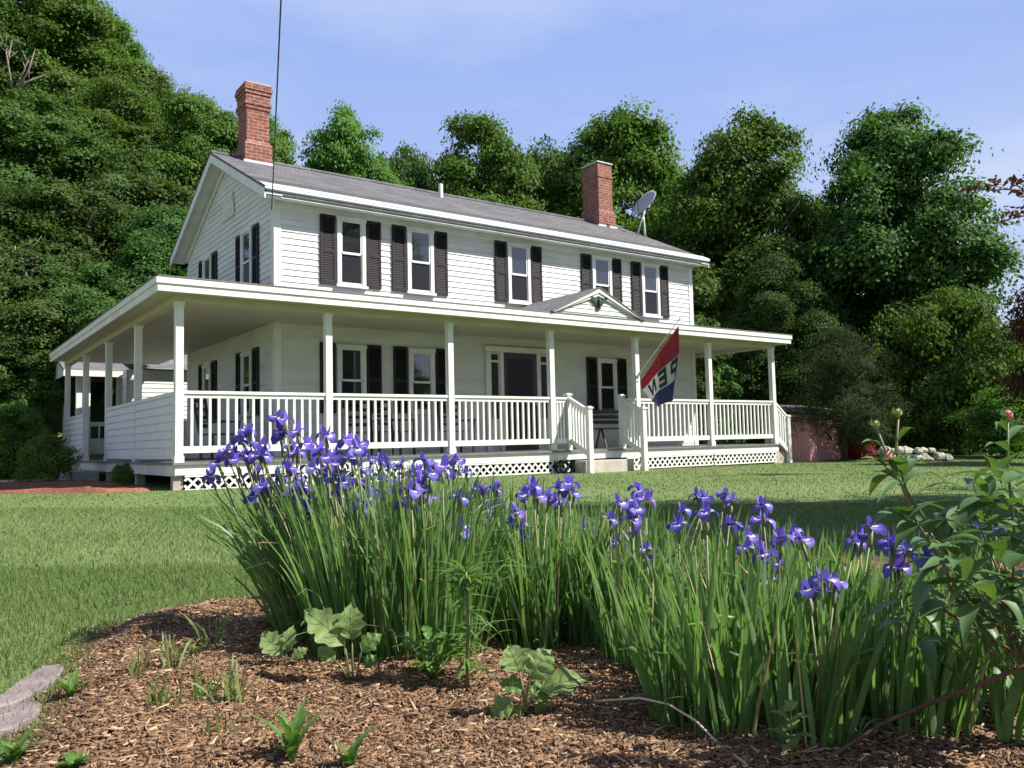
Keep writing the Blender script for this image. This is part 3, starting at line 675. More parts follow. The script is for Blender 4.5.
# beam, ceiling, fascia, roof
m = MB(); m.box(-.075, PX1+.075, -.075, .075, 2.37, 2.475); m.box(-.075, .075, .076, 10.66, 2.37, 2.475); m.box(PX1-.075, PX1+.075, .076, 4.0, 2.37, 2.475)
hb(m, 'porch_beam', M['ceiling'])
OV = .386; RX1 = 14.37
m = MB(); m.box(-OV+.02, RX1-.02, -OV+.02, HY0-.03, 2.476, 2.50); m.box(-OV+.02, HX0-.03, HY0-.029, 10.64, 2.476, 2.50); m.box(HX1+.03, RX1-.02, HY0-.029, 4.2, 2.476, 2.50)
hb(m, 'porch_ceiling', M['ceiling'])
m = MB()
for (z0, z1, e) in ((2.452, 2.56, .0), (2.562, 2.655, .022)):
    m.box(-OV-e, RX1+e, -OV-e, -OV+.022-e*.5, z0, z1); m.box(-OV-e, -OV+.022-e*.5, -OV+.023, 10.66, z0, z1); m.box(RX1-.022+e*.5, RX1+e, -OV+.023, 4.22, z0, z1)
hb(m, 'fascia', M['paint'])
PS = .195
def pz(x, y): return 2.665+PS*min(y+OV, x+OV, RX1-x)
m = MB(); E_ = .03
x0, x1, y0 = -OV-E_, RX1+E_, -OV-E_
m.poly([(x0, y0, 2.662), (x1, y0, 2.662), (HX1, y0+(x1-HX1), 2.662+PS*(x1-HX1)), (HX1, HY0, 2.662+PS*(HY0-y0)), (HX0, HY0, 2.662+PS*(HY0-y0)), ])
m.poly([(x0, 10.68, 2.662), (x0, y0, 2.662), (HX0, HY0, 2.662+PS*(HX0-x0)), (HX0, 10.68, 2.662+PS*(HX0-x0))])
m.poly([(x1, y0, 2.662), (x1, 4.25, 2.662), (HX1, 4.25, 2.662+PS*(x1-HX1)), (HX1, y0+(x1-HX1), 2.662+PS*(x1-HX1))])
m.poly([(x0, 10.68, 2.656), (HX0, 10.68, 2.656), (HX0, 10.68, 2.66+PS*(HX0-x0)), (x0, 10.68, 2.66)])
m.box(x0, x1, y0, y0+.02, 2.656, 2.675); m.box(x0, x0+.02, y0, 10.68, 2.656, 2.675)
hb(m, 'porch_roof', M['shingle'])
# pediment over the steps
m = MB(); ax, az, bz, hw, yf = 8.0, 3.24, 2.69, 1.19, -OV+.0
sl_ = (az-bz)/hw
def yroof(z): return -OV+(z-2.662)/PS
m.prism([(ax-hw+.1, bz), (ax+hw-.1, bz), (ax, az-.05)], lambda x, z: (x, yf+.05, z), lambda x, z: (x, yf+.02, z))
for k in range(4):
    z = bz+.03+k*.09; hh = (az-.09-z)/sl_
    if hh > .1: m.poly([(ax-hh, yf+.006, z), (ax+hh, yf+.006, z), (ax+hh-.06, yf+.018, z+.085), (ax-hh+.06, yf+.018, z+.085)])
ped = hb(m, 'pediment', M['siding'])
m = MB()
for s in (-1, 1):
    for (o0, o1, d0) in ((0, .075, -.055), (.076, .135, -.03)):
        A = (ax+s*hw, bz); T_ = (ax, az)
        pts = [(A[0], A[1]-o0*1.0), (T_[0], T_[1]-o0*1.1), (T_[0], T_[1]-o1*1.1), (A[0]-s*.0, A[1]-o1)]
        m.prism(pts, lambda x, z: (x, yf+.018, max(z, 2.672)), lambda x, z: (x, yf+d0, max(z, 2.672)))
m.build('raking_board', M['paint'], ped)
m = MB()
for s in (-1, 1):
    yb = yroof(az+.0)
    m.poly([(ax+s*(hw+.06), yf-.07, bz-.0), (ax, yf-.07, az+.028), (ax, yb, az+.028), (ax+s*(hw+.06), yf+.14, bz-.0)])
    m.poly([(ax+s*(hw+.06), yf-.07, bz-.022), (ax, yf-.07, az+.004), (ax, yb, az+.004), (ax+s*(hw+.06), yf+.14, bz-.022)])
    m.poly([(ax+s*(hw+.06), yf-.07, bz-.022), (ax, yf-.07, az+.004), (ax, yf-.07, az+.028), (ax+s*(hw+.06), yf-.07, bz)])
m.build('pediment_roof', M['shingle'], ped)
# eagle ornament with spread wings
half = [(0, .085), (.022, .10), (.03, .075), (.05, .055), (.10, .085), (.16, .125), (.235, .135), (.27, .15), (.245, .105), (.215, .085), (.205, .055), (.175, .045), (.16, .015), (.13, .01), (.11, -.02), (.075, -.015), (.055, -.05), (.045, -.075), (.055, -.12), (.03, -.125), (0, -.135)]
out_ = half+[(-x, z) for x, z in half[::-1][1:-1]]
m = MB(); ez = 2.945
def tri_fan(side, y0, y1):
    for i in range(len(half)-1):
        a, b = half[i], half[i+1]
        q = [(0, ez+.02), (side*a[0], ez+a[1]), (side*b[0], ez+b[1])]
        m.prism([(ax+x, z) for x, z in q], lambda x, z: (x, y0, z), lambda x, z: (x, y1, z))
for s in (-1, 1): tri_fan(s, yf-.032, yf-.004)
m.tube([(ax, yf-.03, ez-.09), (ax, yf-.045, ez-.03), (ax, yf-.045, ez+.05), (ax, yf-.04, ez+.09)], [.02, .035, .03, .015], 8)
o = m.build('eagle_ornament', M['eagle'], ped); o['label'] = 'dark green spread-wing eagle ornament in the pediment'

# railings: each baluster a piece of its own
def railing(p, q, n, zr=1.055, zb=.14, lead=None, wide=.085):
    """section between p and q (x, y); slopes when given z offsets as a third value"""
    p = Vector((p[0], p[1], p[2] if len(p) > 2 else 0)); q = Vector((q[0], q[1], q[2] if len(q) > 2 else 0))
    m = MB(); m.beam(p+Vector((0, 0, zr-.022)), q+Vector((0, 0, zr-.022)), wide, .044); m.beam(p+Vector((0, 0, zr-.075)), q+Vector((0, 0, zr-.075)), .04, .06)
    r_ = hb(m, 'railing', M['paint'])
    m = MB(); m.beam(p+Vector((0, 0, zb+.045)), q+Vector((0, 0, zb+.045)), .045, .10); m.build('bottom_rail', M['paint'], r_)
    for i in range(n):
        c = p.lerp(q, (i+1)/(n+1)); w = .0185
        m = MB(); m.box(-w, w, -w, w, 0, zr-.09-zb-.09); b = m.build('baluster', M['paint'], r_); b.location = c+Vector((0, 0, zb+.09))
    return r_
def newel(x, y, z0, z1):
    m = MB(); w = .05; m.box(x-w, x+w, y-w, y+w, z0, z1); m.box(x-w-.018, x+w+.018, y-w-.018, y+w+.018, z1, z1+.035); m.box(x-w+.01, x+w-.01, y-w+.01, y+w-.01, z1+.035, z1+.05)
    hb(m, 'newel_post', M['paint'])
g = .058
railing((g, 0), (SP-g, 0), 16); railing((SP+g, 0), (2*SP-g, 0), 16); railing((2*SP+g, 0), (3*SP-g, 0), 16)
railing((3*SP+g, 0), (7.40, 0), 3)
newel(7.455, 0, 0, 1.09); newel(8.925, 0, 0, 1.09)
railing((8.98, 0), (4*SP-g, 0), 3); railing((4*SP+g, 0), (5*SP-g, 0), 15); railing((5*SP+g, 0), (6*SP-g, 0), 15)
gz = lambda x, y: float(tz(x, y))
newel(7.455, -.62, gz(7.45, -.62)-.03, .80); newel(8.925, -.62, gz(8.92, -.62)-.03, .80)
railing((7.455, -.052, 0), (7.455, -.566, -.25), 5, wide=.07); railing((8.925, -.052, 0), (8.925, -.566, -.25), 5, wide=.07)
newel(14.62, 0, gz(14.6, 0)-.03, .66)
railing((PX1+g, 0, -.02), (14.57, 0, -.36), 4, wide=.07)
railing((.07, 10.58), (1.6, 10.58), 6, zr=.95)
# front stoop
m = MB(); m.box(7.53, 8.85, -.40, -.061, -.50, -.215); hb(m, 'step', M['concrete'], bevel=.012)
m = MB(); m.box(14.18, 14.55, .06, 1.2, -.52, -.20); hb(m, 'step', M['concrete'], bevel=.012)
m = MB(); m.box(-.60, -.11, 5.55, 7.75, -.46, -.20); hb(m, 'granite_step', M['granite'], bevel=.015)
# half walls of the side porch
for ya, yb in ((.058, 5.252), (8.01, 10.54)):
    m = MB(); m.box(-.035, .035, ya, yb, .10, .99)
    n_ = 7; c = .89/n_
    for i in range(n_):
        a = .10+i*c; m.poly([(-.055, yb, a), (-.055, ya, a), (-.037, ya, a+c), (-.037, yb, a+c)]); m.poly([(-.037, yb, a), (-.037, ya, a), (-.055, ya, a), (-.055, yb, a)])
    m.box(-.06, .06, ya, yb, .99, 1.045); m.box(-.052, .05, ya, yb, .05, .10)
    hb(m, 'half_wall', M['halfwall'])
# low rear ell at the end of the side porch
m = MB(); clap_front(m, 10.95, -1, 1.45, 6.0, -.05, 2.36); m.box(1.46, 6.0, 10.96, 11.5, -.5, 2.36); m.box(2.2, 6.0, 11.5, 14.0, -.5, 2.36)
clap_side(m, 1.45, -1, -.05, 2.36, lambda z: (10.95, 11.5))
hb(m, 'rear_wing', M['siding'])
m = MB(); m.hexa([(1.9, 10.70, 2.37), (6.2, 10.70, 2.37), (6.2, 14.2, 2.37), (1.9, 14.2, 2.37), (1.9, 12.3, 3.1), (6.2, 12.3, 3.1), (6.2, 12.6, 3.1), (1.9, 12.6, 3.1)]); hb(m, 'rear_wing_roof', M['shingle'])

# ================================================================== small things on and round the house
# pavilion behind the side porch
gp = empty('garden_pavilion', (-1.0, 13.0, gz(-1, 13)), 'small white open pavilion with grey gabled roof beyond the side porch', 'pavilion')
g0 = Vector((-1.0, 13.0, gz(-1, 13)))
def rel(mb, name, m, par, o, **k):
    ob = mb.build(name, m, par, **k); ob.location = -o; return ob
GX0, GX1, GY0, GY1 = .45, 1.45, 11.95, 14.2
m = MB()
for s in (0, 1):
    ya, yb = (GY0-.35, 13.3) if s == 0 else (GY1+.35, 13.3)
    m.hexa([(GX0-.4, ya, 2.28), (GX1+.3, ya, 2.28), (GX1+.3, yb, 2.80), (GX0-.4, yb, 2.80), (GX0-.4, ya, 2.36), (GX1+.3, ya, 2.36), (GX1+.3, yb, 2.88), (GX0-.4, yb, 2.88)])
rel(m, 'roof', M['shingle'], gp, g0)
m = MB(); m.prism([(GY0-.3, 2.26), (GY1+.3, 2.26), (13.3, 2.79)], lambda y, z: (GX0-.33, y, z), lambda y, z: (GX0-.30, y, z)); rel(m, 'gable_panel', M['paint'], gp, g0)
m = MB(); m.box(GX0-.42, GX1+.32, GY0-.38, GY0-.355, 2.20, 2.355); rel(m, 'fascia', M['paint'], gp, g0)
for x, y in ((GX0, GY0), (GX0, GY1), ((GX0+GX1)/2-.3, GY0), (GX1, GY0)):
    m = MB(); m.box(x-.07, x+.07, y-.07, y+.07, gz(x, y)-.02, 2.27); rel(m, 'pavilion_post', M['paint'], gp, g0)
m = MB(); m.box(GX0+.07, GX1, GY0-.03, GY0+.03, .15, .55); rel(m, 'low_panel', M['paint'], gp, g0)

def copy_tree(o, parent=None):
    c = o.copy(); COL.objects.link(c)
    if parent is not None: c.parent = parent
    for ch in list(o.children): copy_tree(ch, c)
    return c
# porch chairs
def make_chair():
    r = empty('porch_chair', (0, 0, 0), 'x', 'chair')
    m = MB()
    for k in range(5): m.box(-.25, .25, -.24+k*.1, -.16+k*.1, .42, .44)
    m.build('seat', M['dark'], r)
    m = MB()
    for s in (-1, 1): m.beam((s*.24, .25, .44), (s*.24, .36, 1.05), .035, .035, (0, 1, 0))
    for k in range(4): m.beam((-.24, .27+k*.027, .58+k*.14), (.24, .27+k*.027, .58+k*.14), .018, .06, (0, 0, 1))
    m.build('backrest', M['dark'], r)
    for sx in (-1, 1):
        m = MB(); m.box(sx*.25-.02, sx*.25+.02, -.26, .26, .63, .66); m.box(sx*.25-.015, sx*.25+.015, -.24, -.21, .43, .63); m.build('armrest', M['dark'], r)
        for sy in (-1, 1):
            m = MB(); m.box(sx*.23-.02, sx*.23+.02, sy*.23-.02, sy*.23+.02, 0, .42); m.build('leg', M['dark'], r)
    return r
chair = make_chair()
spots = [((3.60, 1.30), -.15, 'black slat-back chair on the porch under the lower left front window'), ((4.05, .85), .5, 'black chair turned sideways on the porch, between the two left front windows'),
         ((5.62, 1.25), 0, 'black slat-back chair on the porch by the window left of the door'), ((1.05, 1.5), .9, 'black chair standing at the corner of the wraparound porch')]
for i, (p, a, lb) in enumerate(spots):
    c = chair if i == 0 else copy_tree(chair)
    c.location = (p[0], p[1], .001); c.rotation_euler = (0, 0, a); tag(c, lb, 'chair', 'dark chairs on the porch')
bn = empty('porch_bench', (10.15, 1.35, .001), 'long dark bench on the porch under the window right of the steps', 'bench')
m = MB()
for k in range(3): m.box(-.75, .75, -.20+k*.14, -.08+k*.14, .43, .46)
m.build('seat', M['dark'], bn)
m = MB()
for k in range(3): m.box(-.75, .75, .235, .255, .56+k*.12, .64+k*.12)
for s in (-.7, .7): m.beam((s, .22, .46), (s, .27, .90), .04, .03, (0, 1, 0))
m.build('backrest', M['dark'], bn)
for s in (-.6, .6):
    m = MB(); m.beam((s, -.17, 0), (s, -.02, .43), .04, .03, (0, 1, 0)); m.beam((s, .19, 0), (s, .04, .43), .04, .03, (0, 1, 0)); m.build('leg', M['dark'], bn)
# hose coil by the steps
m = MB(); pts = [(.14*math.cos(t)*(1+.04*math.sin(t*3)), .10*math.sin(t*.37), .125+.11*math.sin(t)*(1+.15*math.sin(t*.6))) for t in np.linspace(0, 2*math.pi*4, 90)]
m.tube(pts, .017, 6); o = m.build('garden_hose', M['rubber'], smooth=True); o.location = (7.18, -.16, gz(7.2, -.2)); tag(o, 'coiled black garden hose leaning on the lattice left of the front steps', 'hose')

# OPEN flag on its pole
A0 = np.array([9.345, -.06, 1.52]); tip = np.array([9.40, -1.28, 2.60])
fl = empty('open_flag', A0, 'red, white and blue OPEN flag hanging from a slanted pole on a porch post', 'flag')
def onX(px, py, X_): d_ = ray(px, py); return CAM+d_*((X_-CAM[0])/d_[0])
m = MB(); m.tube([A0, tip], .013, 8); o = m.build('flag_pole', M['paint'], fl, smooth=True); o.location = Vector(-A0)
m = MB(); m.tube([tip, tip+(tip-A0)*.012, tip+(tip-A0)*.025], [.02, .028, .008], 8); o = m.build('finial', M['lead'], fl); o.location = Vector(-A0)
m = MB(); m.box(9.30, 9.40, -.075, -.057, 1.42, 1.60); m.tube([A0+(0, 0, -.03), A0+(tip-A0)*.08], .024, 8); o = m.build('bracket', M['lead'], fl); o.location = Vector(-A0)
rows = [(0.0, (640.5, 381), (678.5, 325)), (.36, (641, 389.5), (678.6, 352)), (.72, (650, 400.6), (674.8, 379)), (1.0, (657.8, 408), (673.6, 398))]
rows = [(t_, onX(*a, 9.37), onX(*b, 9.37)) for t_, a, b in rows]
def cloth(s, t_, off=0.0):      # s 0 at the bracket end, 1 at the tip end; s>1 the part folded back
    for i in range(len(rows)-1):
        if t_ <= rows[i+1][0] or i == len(rows)-2:
            k = (t_-rows[i][0])/(rows[i+1][0]-rows[i][0]); break
    A = rows[i][1]*(1-k)+rows[i+1][1]*k; B = rows[i][2]*(1-k)+rows[i+1][2]*k
    if s <= 1: P = A*(1-s)+B*s; wx = .055*math.sin(s*7.5+t_*2.5)*(.25+t_)
    else: e = s-1; P = B+(A-B)*e*.9+np.array([0, 0, -.05*e]); wx = .055*math.sin(7.5+t_*2.5)*(.25+t_)+.10*min(1, e*6)
    return np.array([P[0]+wx+off, P[1], P[2]])
NS, NT = 36, 24; V = []; F = []; FM = []
for j in range(NT+1):
    for i in range(NS+1): V.append(cloth(i/NS*1.35, j/NT)-A0)
for j in range(NT):
    for i in range(NS):
        F.append((j*(NS+1)+i, j*(NS+1)+i+1, (j+1)*(NS+1)+i+1, (j+1)*(NS+1)+i)); tt = (j+.5)/NT; FM.append(0 if tt < .37 else (1 if tt < .70 else 2))
M['fred'] = mat('flag_red', (0.28, 0.02, 0.035), (0.20, 0.012, 0.025), 8, 0.7, transl=.15, tcol=(1.2, 1, 1)); M['fwhite'] = mat('flag_white', (0.55, 0.56, 0.55), None, 8, 0.7, transl=.2, tcol=(1, 1, 1)); M['fblue'] = mat('flag_blue', (0.03, 0.042, 0.13), (0.02, 0.03, 0.10), 8, 0.7, transl=.1, tcol=(1, 1, 1.2))
M['fblack'] = mat('flag_black', (0.02, 0.02, 0.022), None, 8, 0.7)
flag_cloth = add('flag_cloth', mesh_np('flag_cloth', np.array(V), np.array(F), [M['fred'], M['fwhite'], M['fblue']], FM, True), fl)
# letters, top towards the pole, read from the tip towards the bracket
def stroke(mb, p, q, wd, s0, s1, off):
    t0, t1 = .405, .675
    f_ = lambda u, v: cloth(s0+(s1-s0)*u, t1+(t0-t1)*v, off)-A0
    p = np.array(p, float); q = np.array(q, float); d_ = q-p; L_ = np.linalg.norm(d_); nrm = np.array([-d_[1], d_[0]])/L_*wd/2
    n_ = max(2, int(L_*5))
    for i in range(n_):
        a = p+d_*i/n_; b = p+d_*(i+1)/n_
        mb.poly([f_(*(a-nrm)), f_(*(b-nrm)), f_(*(b+nrm)), f_(*(a+nrm))])
GL = {'P': [((.12, 0), (.12, 1)), ((0, .92), (.85, .92)), ((0, .45), (.85, .45)), ((.82, .4), (.82, .97))],
      'E': [((.12, 0), (.12, 1)), ((0, .92), (.92, .92)), ((0, .5), (.8, .5)), ((0, .08), (.92, .08))],
      'N': [((.1, 0), (.1, 1)), ((.9, 0), (.9, 1)), ((.12, .95), (.88, .05))],
      'O': [((.12, 0), (.12, 1)), ((.88, 0), (.88, 1)), ((0, .92), (1, .92)), ((0, .08), (1, .08))]}
for ch, s0, s1 in (('O', 1.30, 1.08), ('P', .98, .77), ('E', .68, .46), ('N', .38, .14)):
    m = MB()
    for off in (-.006, .006):
        for (p, q) in GL[ch]: stroke(m, p, q, .27 if ch != 'N' else .25, s0, s1, off)
    m.build('letter', M['fblack'], flag_cloth)

# satellite dish on the right end of the roof
db = np.array([13.38, 3.80, rz_(3.80)+.02]); ds = empty('satellite_dish', db, 'grey satellite dish on a short tripod mast at the right end of the roof', 'satellite dish')
dc = at(645.5, 203.5, float(np.dot(db-CAM, FH))+.1)-db
nrm = Vector(-RH*.62+np.array([0, 0, .50])-FH*.42).normalized()
q = nrm.to_track_quat('Z', 'Y'); V = []; F = []; nr, na = 6, 28
for i in range(nr+1):
    rr = .40*i/nr
    for k in range(na):
        p = Vector((rr*math.cos(2*math.pi*k/na), rr*1.08*math.sin(2*math.pi*k/na), .30*rr*rr)); V.append(tuple(q @ p+Vector(dc)))
for i in range(nr):
    for k in range(na): F.append((i*na+k, i*na+(k+1) % na, (i+1)*na+(k+1) % na, (i+1)*na+k))
o = add('dish', mesh_np('dish', np.array(V), np.array(F), M['dish'], smooth=True), ds); sm = o.modifiers.new('solid', 'SOLIDIFY'); sm.thickness = .012
m = MB(); bk = Vector(dc)-nrm*.05; m.tube([(0, 0, -.05), (bk.x*.55+.03, bk.y*.55, bk.z*.62), bk], .028, 8); m.tube([(.30, .02, -.16), (bk.x*.6+.05, bk.y*.6, bk.z*.6)], .016, 6); m.tube([(.05, -.30, -.16), (bk.x*.6+.03, bk.y*.6, bk.z*.6)], .016, 6); m.build('mast', M['lead'], ds, smooth=True)
m = MB(); m.beam(Vector(dc)-nrm*.12, Vector(dc)-nrm*.01, .16, .14); m.build('bracket', M['lead'], ds)
m = MB(); e0 = Vector(dc)+q @ Vector((0, -.40, .05)); e1 = Vector(dc)+nrm*.42; m.tube([e0, e1], .012, 6); m.beam(e1-nrm*.06, e1+nrm*.06, .07, .06); m.build('feed_arm', M['dark'], ds)

# service cable
e = np.array([2.06, 1.80, 4.52]); qd = at(281, 0, 9.6); dv = (qd-e)/np.linalg.norm(qd-e); P2 = qd+dv*22
m = MB(); pts = []
for k in range(41): 
    t_ = k/40; p = e*(1-t_)+P2*t_; pts.append(p-e)
m.tube(pts, .010, 6); o = m.build('power_cable', M['cable'], smooth=True); o.location = Vector(e); tag(o, 'thin black overhead cable running down to the left eave of the house', 'cable')
m = MB()
# shed, stone wall
sp = ground_ab(8.05, 22.6); sh = empty('garden_shed', sp, 'small faded pinkish red board shed half hidden beyond the porch end', 'shed')
m = MB()
for k in range(16): m.box(-.9+k*.115, -.9+k*.115+.108, -.65, -.62, 0, 1.25)
for k in range(12): m.box(-.905, -.88, -.62+k*.11, -.62+k*.11+.102, 0, 1.25)
m.box(-.88, .93, -.62, .75, 0, 1.24); m.build('wall', M['pinkwood'], sh)
m = MB(); m.hexa([(-1.05, -.8, 1.24), (1.05, -.8, 1.24), (1.05, .9, 1.5), (-1.05, .9, 1.5), (-1.05, -.8, 1.30), (1.05, -.8, 1.30), (1.05, .9, 1.56), (-1.05, .9, 1.56)]); m.build('roof', M['shingle'], sh)
m = MB(); m.box(-.5, .1, -.675, -.652, .03, 1.1); dr = m.build('door', M['pinkwood'], sh)
m = MB(); m.box(-.03, .03, -.70, -.676, .55, .66); m.build('handle', M['dark'], dr)
wp = ground_ab(9.9, 20.4); sw = empty('stone_wall', wp, 'low heap of pale field stones along the far edge of the lawn', 'stone wall')
for k in range(16):
    m = MB(); r_ = rnd.uniform(.07, .19); x = -.75+(k % 9)*.19+rnd.uniform(-.04, .04); z = r_*.6 if k < 9 else .26
    n1, n2 = 5, 7; base = Vector((x*RH[0], x*RH[1], z))+Vector((FH[0], FH[1], 0))*rnd.uniform(-.08, .08)
    ring = []
    for i in range(n1+1):
        th = math.pi*i/n1; rw = []
        for j in range(n2):
            ph = 2*math.pi*j/n2; rr = r_*rnd.uniform(.82, 1.12); rw.append(base+Vector((rr*1.2*math.sin(th)*math.cos(ph), rr*math.sin(th)*math.sin(ph), rr*.8*math.cos(th))))
        ring.append(rw)
    for i in range(n1):
        for j in range(n2): m.poly([ring[i][j], ring[i+1][j], ring[i+1][(j+1) % n2], ring[i][(j+1) % n2]])
    m.build('stone', M['stonewhite'], sw)

# ================================================================== TREES
def leaf_cloud(C, N, size, rng, aspect=.62, jitter=.42):
    n = len(C); nr_ = N+rng.normal(0, jitter, (n, 3)); nr_ /= np.linalg.norm(nr_, axis=1)[:, None]+1e-9
    a = np.cross(nr_, rng.normal(0, 1, (n, 3))); a /= np.linalg.norm(a, axis=1)[:, None]+1e-9; b = np.cross(nr_, a)
    L = size*rng.uniform(.65, 1.35, n)[:, None]; V = np.zeros((n, 4, 3))
    V[:, 0] = C-a*L*.5; V[:, 1] = C+b*L*aspect*.5-nr_*L*.10; V[:, 2] = C+a*L*.5; V[:, 3] = C-b*L*aspect*.5-nr_*L*.10
    return V.reshape(-1, 3), np.arange(n*4).reshape(n, 4)
def crown_pts(rx, ry, rz, lobes, clumps, per, rng, top=1.0, clump_r=.34, taper=0.0, inner=.18):
    """lumpy crown centred at the origin; returns leaf centres and outward normals"""
    th = rng.uniform(0, 2*np.pi, lobes); cz = rng.uniform(-.85, .98, lobes)
    prof = np.sqrt(np.clip(1-np.clip(cz, -.6, 1)**2, 0.02, 1))*(1-taper*np.clip(cz+.4, 0, 1.4)/2.2)
    rr = prof*np.where(rng.random(lobes) < .78, rng.uniform(.62, .98, lobes), rng.uniform(.1, .5, lobes))
    LC = np.stack([np.cos(th)*rr*rx, np.sin(th)*rr*ry, cz*rz*.86], -1); LR = rng.uniform(.17, .34, lobes)*min(rx, ry)*(.55+.45*prof)
    LC = np.vstack([LC, [[0, 0, rz*.35], [0, 0, -rz*.15]]]); LR = np.append(LR, [rx*.38*(1-taper*.5), rx*.48])
    wgt = LR**2*rng.uniform(.55, 1.5, len(LR)); k = rng.choice(len(LC), clumps, p=wgt/wgt.sum()); d = rng.normal(0, 1, (clumps, 3)); d[:, 2] += .25; d /= np.linalg.norm(d, axis=1)[:, None]
    rad = np.where(rng.random(clumps) < inner, rng.uniform(.2, .8, clumps), rng.uniform(.8, 1.15, clumps))
    cc = LC[k]+d*(LR[k]*rad)[:, None]*np.array([1, 1, .8])
    C = np.repeat(cc, per, 0); D = np.repeat(d, per, 0); g_ = rng.normal(0, 1, C.shape)*np.array([1, 1, .42])*clump_r*np.repeat(rng.uniform(.65, 1.35, clumps), per)[:, None]
    g_[:, 2] -= .35*(g_[:, 0]**2+g_[:, 1]**2)/clump_r*.40
    dn = np.repeat(rng.normal(0, .28, (clumps, 3)), per, 0)
    return C+g_, D*.45+g_/clump_r*.30+dn+np.array([0, 0, .62])
def trunk_mesh(name, h, r0, crz, rx, rng, m, limbs=9):
    b = MB(); pts = [(0, 0, -.3)]; rad = [r0*1.35]
    nseg = 7; x = y = 0
    for i in range(1, nseg+1):
        x += rng.normal(0, .05)*h/8; y += rng.normal(0, .05)*h/8; pts.append((x, y, h*i/nseg)); rad.append(r0*(1-.85*i/nseg)+.02)
    b.tube(pts, rad, 8)
    for k in range(limbs):
        i = rng.integers(2, nseg); p = np.array(pts[i]); az = rng.uniform(0, 2*np.pi); L = rx*rng.uniform(.5, .95)
        q1 = p+np.array([math.cos(az)*L*.5, math.sin(az)*L*.5, L*.35]); q2 = q1+np.array([math.cos(az+.3)*L*.5, math.sin(az+.3)*L*.5, L*.4])
        b.tube([p, q1, q2], [rad[i]*.55, rad[i]*.35, .025], 6)
    return b.mesh(name, m, True)
def tree_proto(kind, rx, ry, rz, base, lobes, clumps, per, leaf, m, seed, r0=.22, taper=0.0, clump_r=.34, inner=.18, aspect=.62):
    rng = np.random.default_rng(seed); P, N = crown_pts(rx, ry, rz, lobes, clumps, per, rng, taper=taper, clump_r=clump_r, inner=inner)
    zc = base+rz; P[:, 2] += zc; keep = P[:, 2] > base*.35; P, N = P[keep], N[keep]
    top = np.percentile(P[:, 2], 99.97); wr = np.percentile(np.abs(P[:, :2]).ravel(), 99.6)
    V, F = leaf_cloud(P, N, leaf, rng, aspect)
    return (mesh_np(kind+'_crown', V, F, m), trunk_mesh(kind+'_trunk', top*.72, r0, rz, wr*.75, rng, M['bark']), top, wr)
PR = {}
PR['maple'] = [tree_proto('maple', 3.3, 3.3, 4.6, 1.2, 70, 640, 190, .135, M['maple'], s, taper=.8, clump_r=.29, inner=.12) for s in (1, 2, 3)]
PR['dark'] = [tree_proto('dark_maple', 3.1, 3.1, 5.0, 1.0, 74, 680, 185, .135, M['darkleaf'], s, taper=.75, clump_r=.29, inner=.12) for s in (5, 6)]
PR['forest'] = [tree_proto('forest', 3.3, 3.3, 4.2, 1.5, 60, 560, 180, .145, M['forest'], s, taper=.5, clump_r=.30, inner=.12) for s in (8, 9, 10)]
PR['arbor'] = [tree_proto('cedar', .62, .62, 2.2, .1, 20, 500, 26, .12, M['arbor'], 13, r0=.07, taper=.8, clump_r=.10)]
PR['pine'] = [tree_proto('pine', 1.5, 1.4, 1.75, .15, 40, 520, 60, .15, M['pineleaf'], 14, r0=.06, taper=.55, clump_r=.17, inner=.3, aspect=.10)]
PR['bush'] = [tree_proto('bush', 2.0, 2.0, 1.9, -.2, 46, 330, 140, .105, M['maple'], s, r0=.08, clump_r=.21, inner=.12) for s in (16, 17)]
PR['lime'] = [tree_proto('lime_bush', .9, .9, .8, -.15, 14, 330, 40, .10, M['limeleaf'], 19, r0=.03, clump_r=.12, aspect=.3)]
PR['red'] = [tree_proto('barberry', .8, .6, .55, -.1, 12, 320, 30, .07, M['redleaf'], 20, r0=.03, clump_r=.10)]
PR['copper'] = [tree_proto('copper', 2.4, 2.4, 2.7, .5, 44, 620, 60, .12, M['copper'], 22, r0=.12, clump_r=.25)]
names = {'maple': 'maple_tree', 'dark': 'maple_tree', 'forest': 'forest_tree', 'arbor': 'cedar_tree', 'pine': 'pine_tree', 'bush': 'shrub', 'lime': 'shrub', 'red': 'barberry_shrub', 'copper': 'copper_tree'}
def plant(kind, v, P, height, width, rz, label, cat, group=None):
    cm, tm, H, R_ = PR[kind][v]
    r = empty(names[kind], P, label, cat, group, rz)
    s = (width/(2*R_), width/(2*R_), height/H)
    for nm, me in (('trunk', tm), ('crown', cm)):
        o = add(nm, me, r); o.scale = s
    return r
def plant_px(kind, v, px, ytop, depth, wpx, label, cat, group=None, rz=None):
    t_ = at(px, ytop, depth); g_ = gz(t_[0], t_[1]); plant(kind, v, (t_[0], t_[1], g_), t_[2]-g_, wpx*depth/FPX, rnd.uniform(0, 6.28) if rz is None else rz, label, cat, group)
